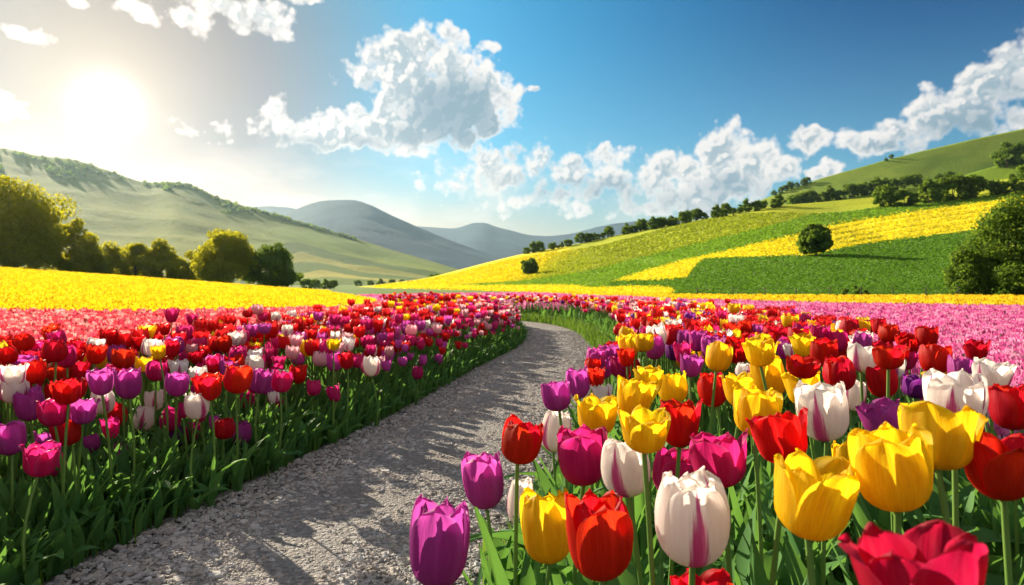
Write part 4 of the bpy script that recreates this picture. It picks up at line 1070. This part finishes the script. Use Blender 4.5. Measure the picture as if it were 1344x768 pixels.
# ------------------------------------------------------------------ the massed flower fields
def low_flower(k, nv=2):          # small cup of k petals
    V, F = [], []
    for i in range(k):
        a = 2 * pi * i / k; n = len(V)
        for rr, z, w in ((.10, 0, .35), (.46, .45, .62), (.40, 1.0, .30)):
            for sgn in (-1, 1): V.append([math.cos(a + sgn * w) * rr, math.sin(a + sgn * w) * rr, z])
        F += [[n, n + 1, n + 3, n + 2], [n + 2, n + 3, n + 5, n + 4]]
    return np.array(V), np.array(F)
FL_V, FL_F = low_flower(4)
CR_V = np.array([[-.5, 0, 0], [.5, 0, 0], [.3, .1, 1], [-.3, .1, 1], [0, -.5, 0], [0, .5, 0], [.1, .3, 1], [.1, -.3, 1]], float); CR_F = np.array([[0, 1, 2, 3], [4, 5, 6, 7]])
KN_POLY = [(9.8, -40), (10.2, -5.6), (11.0, -4.1), (12.4, -3.25), (14.5, -3.05), (17, -3.3), (21, -4.3), (26, -6.0), (34, -8.8), (40, -11)]
def in_yellow(X, Y):
    xr = I(Y, [(p[0], p[1]) for p in KN_POLY]); return (Y > 9.8 + .5 * (fbm(X, Y, 2) - .5)) & (Y < 42) & (X < xr)
def field(name, label, cat, mask, cols, hgt, y0, y1, dens, size, seed, pxr, leafc=(.06, .15, .02), jit=.35):
    r = np.random.default_rng(seed); a = Acc()
    # density falls with distance while the single tufts grow, so that it stays closed
    n = dens; y = y0 * (y1 / y0) ** (r.random(n) ** .72); half = (pxr[1] - pxr[0]) / FPX * y
    x = (pxr[0] - CX) / FPX * y + r.random(n) * half
    ok = mask(x, y); x, y = x[ok], y[ok]; n = len(x)
    sz = size * (1 + .055 * np.maximum(y - y0, 0)) * r.uniform(.7, 1.3, n)
    z0 = gz(x, y); h = hgt * r.uniform(.82, 1.12, n)
    c = np.array(cols)[r.choice(len(cols), n)] * (1 + jit * (r.random((n, 1)) - .5)) 
    a.many(FL_V, FL_F, np.stack([x, y, z0 + h - sz * .8], 1), r.uniform(0, 6.28, n), np.stack([sz, sz, sz], 1), Col=c)
    a.many(CR_V, CR_F, np.stack([x, y, z0], 1), r.uniform(0, 6.28, n), np.stack([sz * .9, sz * .9, h - sz * .4], 1), Col=np.tile(leafc, (n, 1)) * r.uniform(.6, 1.3, (n, 1)))
    o = link(name, a.mesh(name, [M_FIELD])); tag(o, label, cat, kind='stuff'); print(name, n)
def side(X, Y): return path_sd(X, Y)
def m_salmon(X, Y):
    sd, s = side(X, Y); return (sd < -(HW + lbed(Y) + .12)) & (s > .02) & ~in_yellow(X, Y) & (Y < 37) & ((s < .985) | (X < -3.2)) | ((s >= .985) & (np.abs(sd) > .5) & ~in_yellow(X, Y) & (sd < 0) & (Y < 37))
def m_pink(X, Y):
    sd, s = side(X, Y); lim = I(px_of(X, Y), [(500, 34), (690, 44), (760, 34), (896, 24.5), (1100, 19.5), (1344, 17.2), (1900, 15)])
    return (sd > HW + grass_gap(Y) + rbed(Y) + .05) & (Y < lim) & ~in_yellow(X, Y) & (px_of(X, Y) > 470)
def m_strip(X, Y):
    p = px_of(X, Y); lim = I(p, [(500, 34), (690, 44), (760, 34), (896, 24.5), (1100, 19.5), (1344, 17.2), (1900, 15)])
    return (Y > lim + .2) & (Y < I(p, [(600, 70), (640, 62), (748, 44), (896, 34), (1100, 31.5), (1900, 31)])) & (p > 690)
field('salmon_flower_field', 'massed salmon pink flowers filling the left field behind the tulip bed', 'flower field', m_salmon, [(.72, .10, .14), (.78, .24, .25), (.62, .05, .10), (.80, .36, .34), (.70, .05, .07)], .36, 2.6, 37, 78000, .052, 31, (-420, 760))
field('pink_flower_field', 'massed pink flowers stretching across the right field', 'flower field', m_pink, [(.70, .13, .36), (.74, .21, .45), (.58, .07, .27), (.78, .33, .52)], .24, 2.6, 46, 120000, .042, 32, (460, 2300))
field('yellow_flower_field', 'bright yellow flower field rising to the left trees', 'flower field', in_yellow, [(.80, .58, .01), (.84, .66, .02), (.72, .48, .01)], .32, 9.6, 42, 84000, .075, 33, (-640, 520), leafc=(.20, .20, .02))
field('yellow_flower_strip', 'narrow strip of yellow flowers between the pink field and the green slope', 'flower field', m_strip, [(.80, .56, .01), (.84, .64, .02), (.70, .44, .01)], .26, 14.5, 64, 46000, .075, 34, (690, 2200), leafc=(.20, .20, .02))

# ------------------------------------------------------------------ haze: thin even air round everything
def haze():
    x0, x1, y0, y1, z0, z1 = -4000, 4000, -4000, 4000, -4.0, 235
    V = np.array([(x, y, z) for z in (z0, z1) for y in (y0, y1) for x in (x0, x1)], float)
    F = np.array([[0, 2, 3, 1], [4, 5, 7, 6], [0, 1, 5, 4], [2, 6, 7, 3], [0, 4, 6, 2], [1, 3, 7, 5]])
    m = bpy.data.materials.new('haze'); m.use_nodes = True; T = NT(m.node_tree); T.n.clear()
    o = T.new('ShaderNodeOutputMaterial'); p = T.new('ShaderNodeVolumePrincipled')
    p.inputs['Color'].default_value = (.56, .80, 1.0, 1); p.inputs['Density'].default_value = .000075; p.inputs['Anisotropy'].default_value = .56
    T.l.new(p.outputs[0], o.inputs['Volume'])
    h = link('haze', mk_mesh('haze', V, F, [m], smooth=False)); tag(h, 'thin bluish haze lying over the valley', 'haze', kind='stuff')
haze()
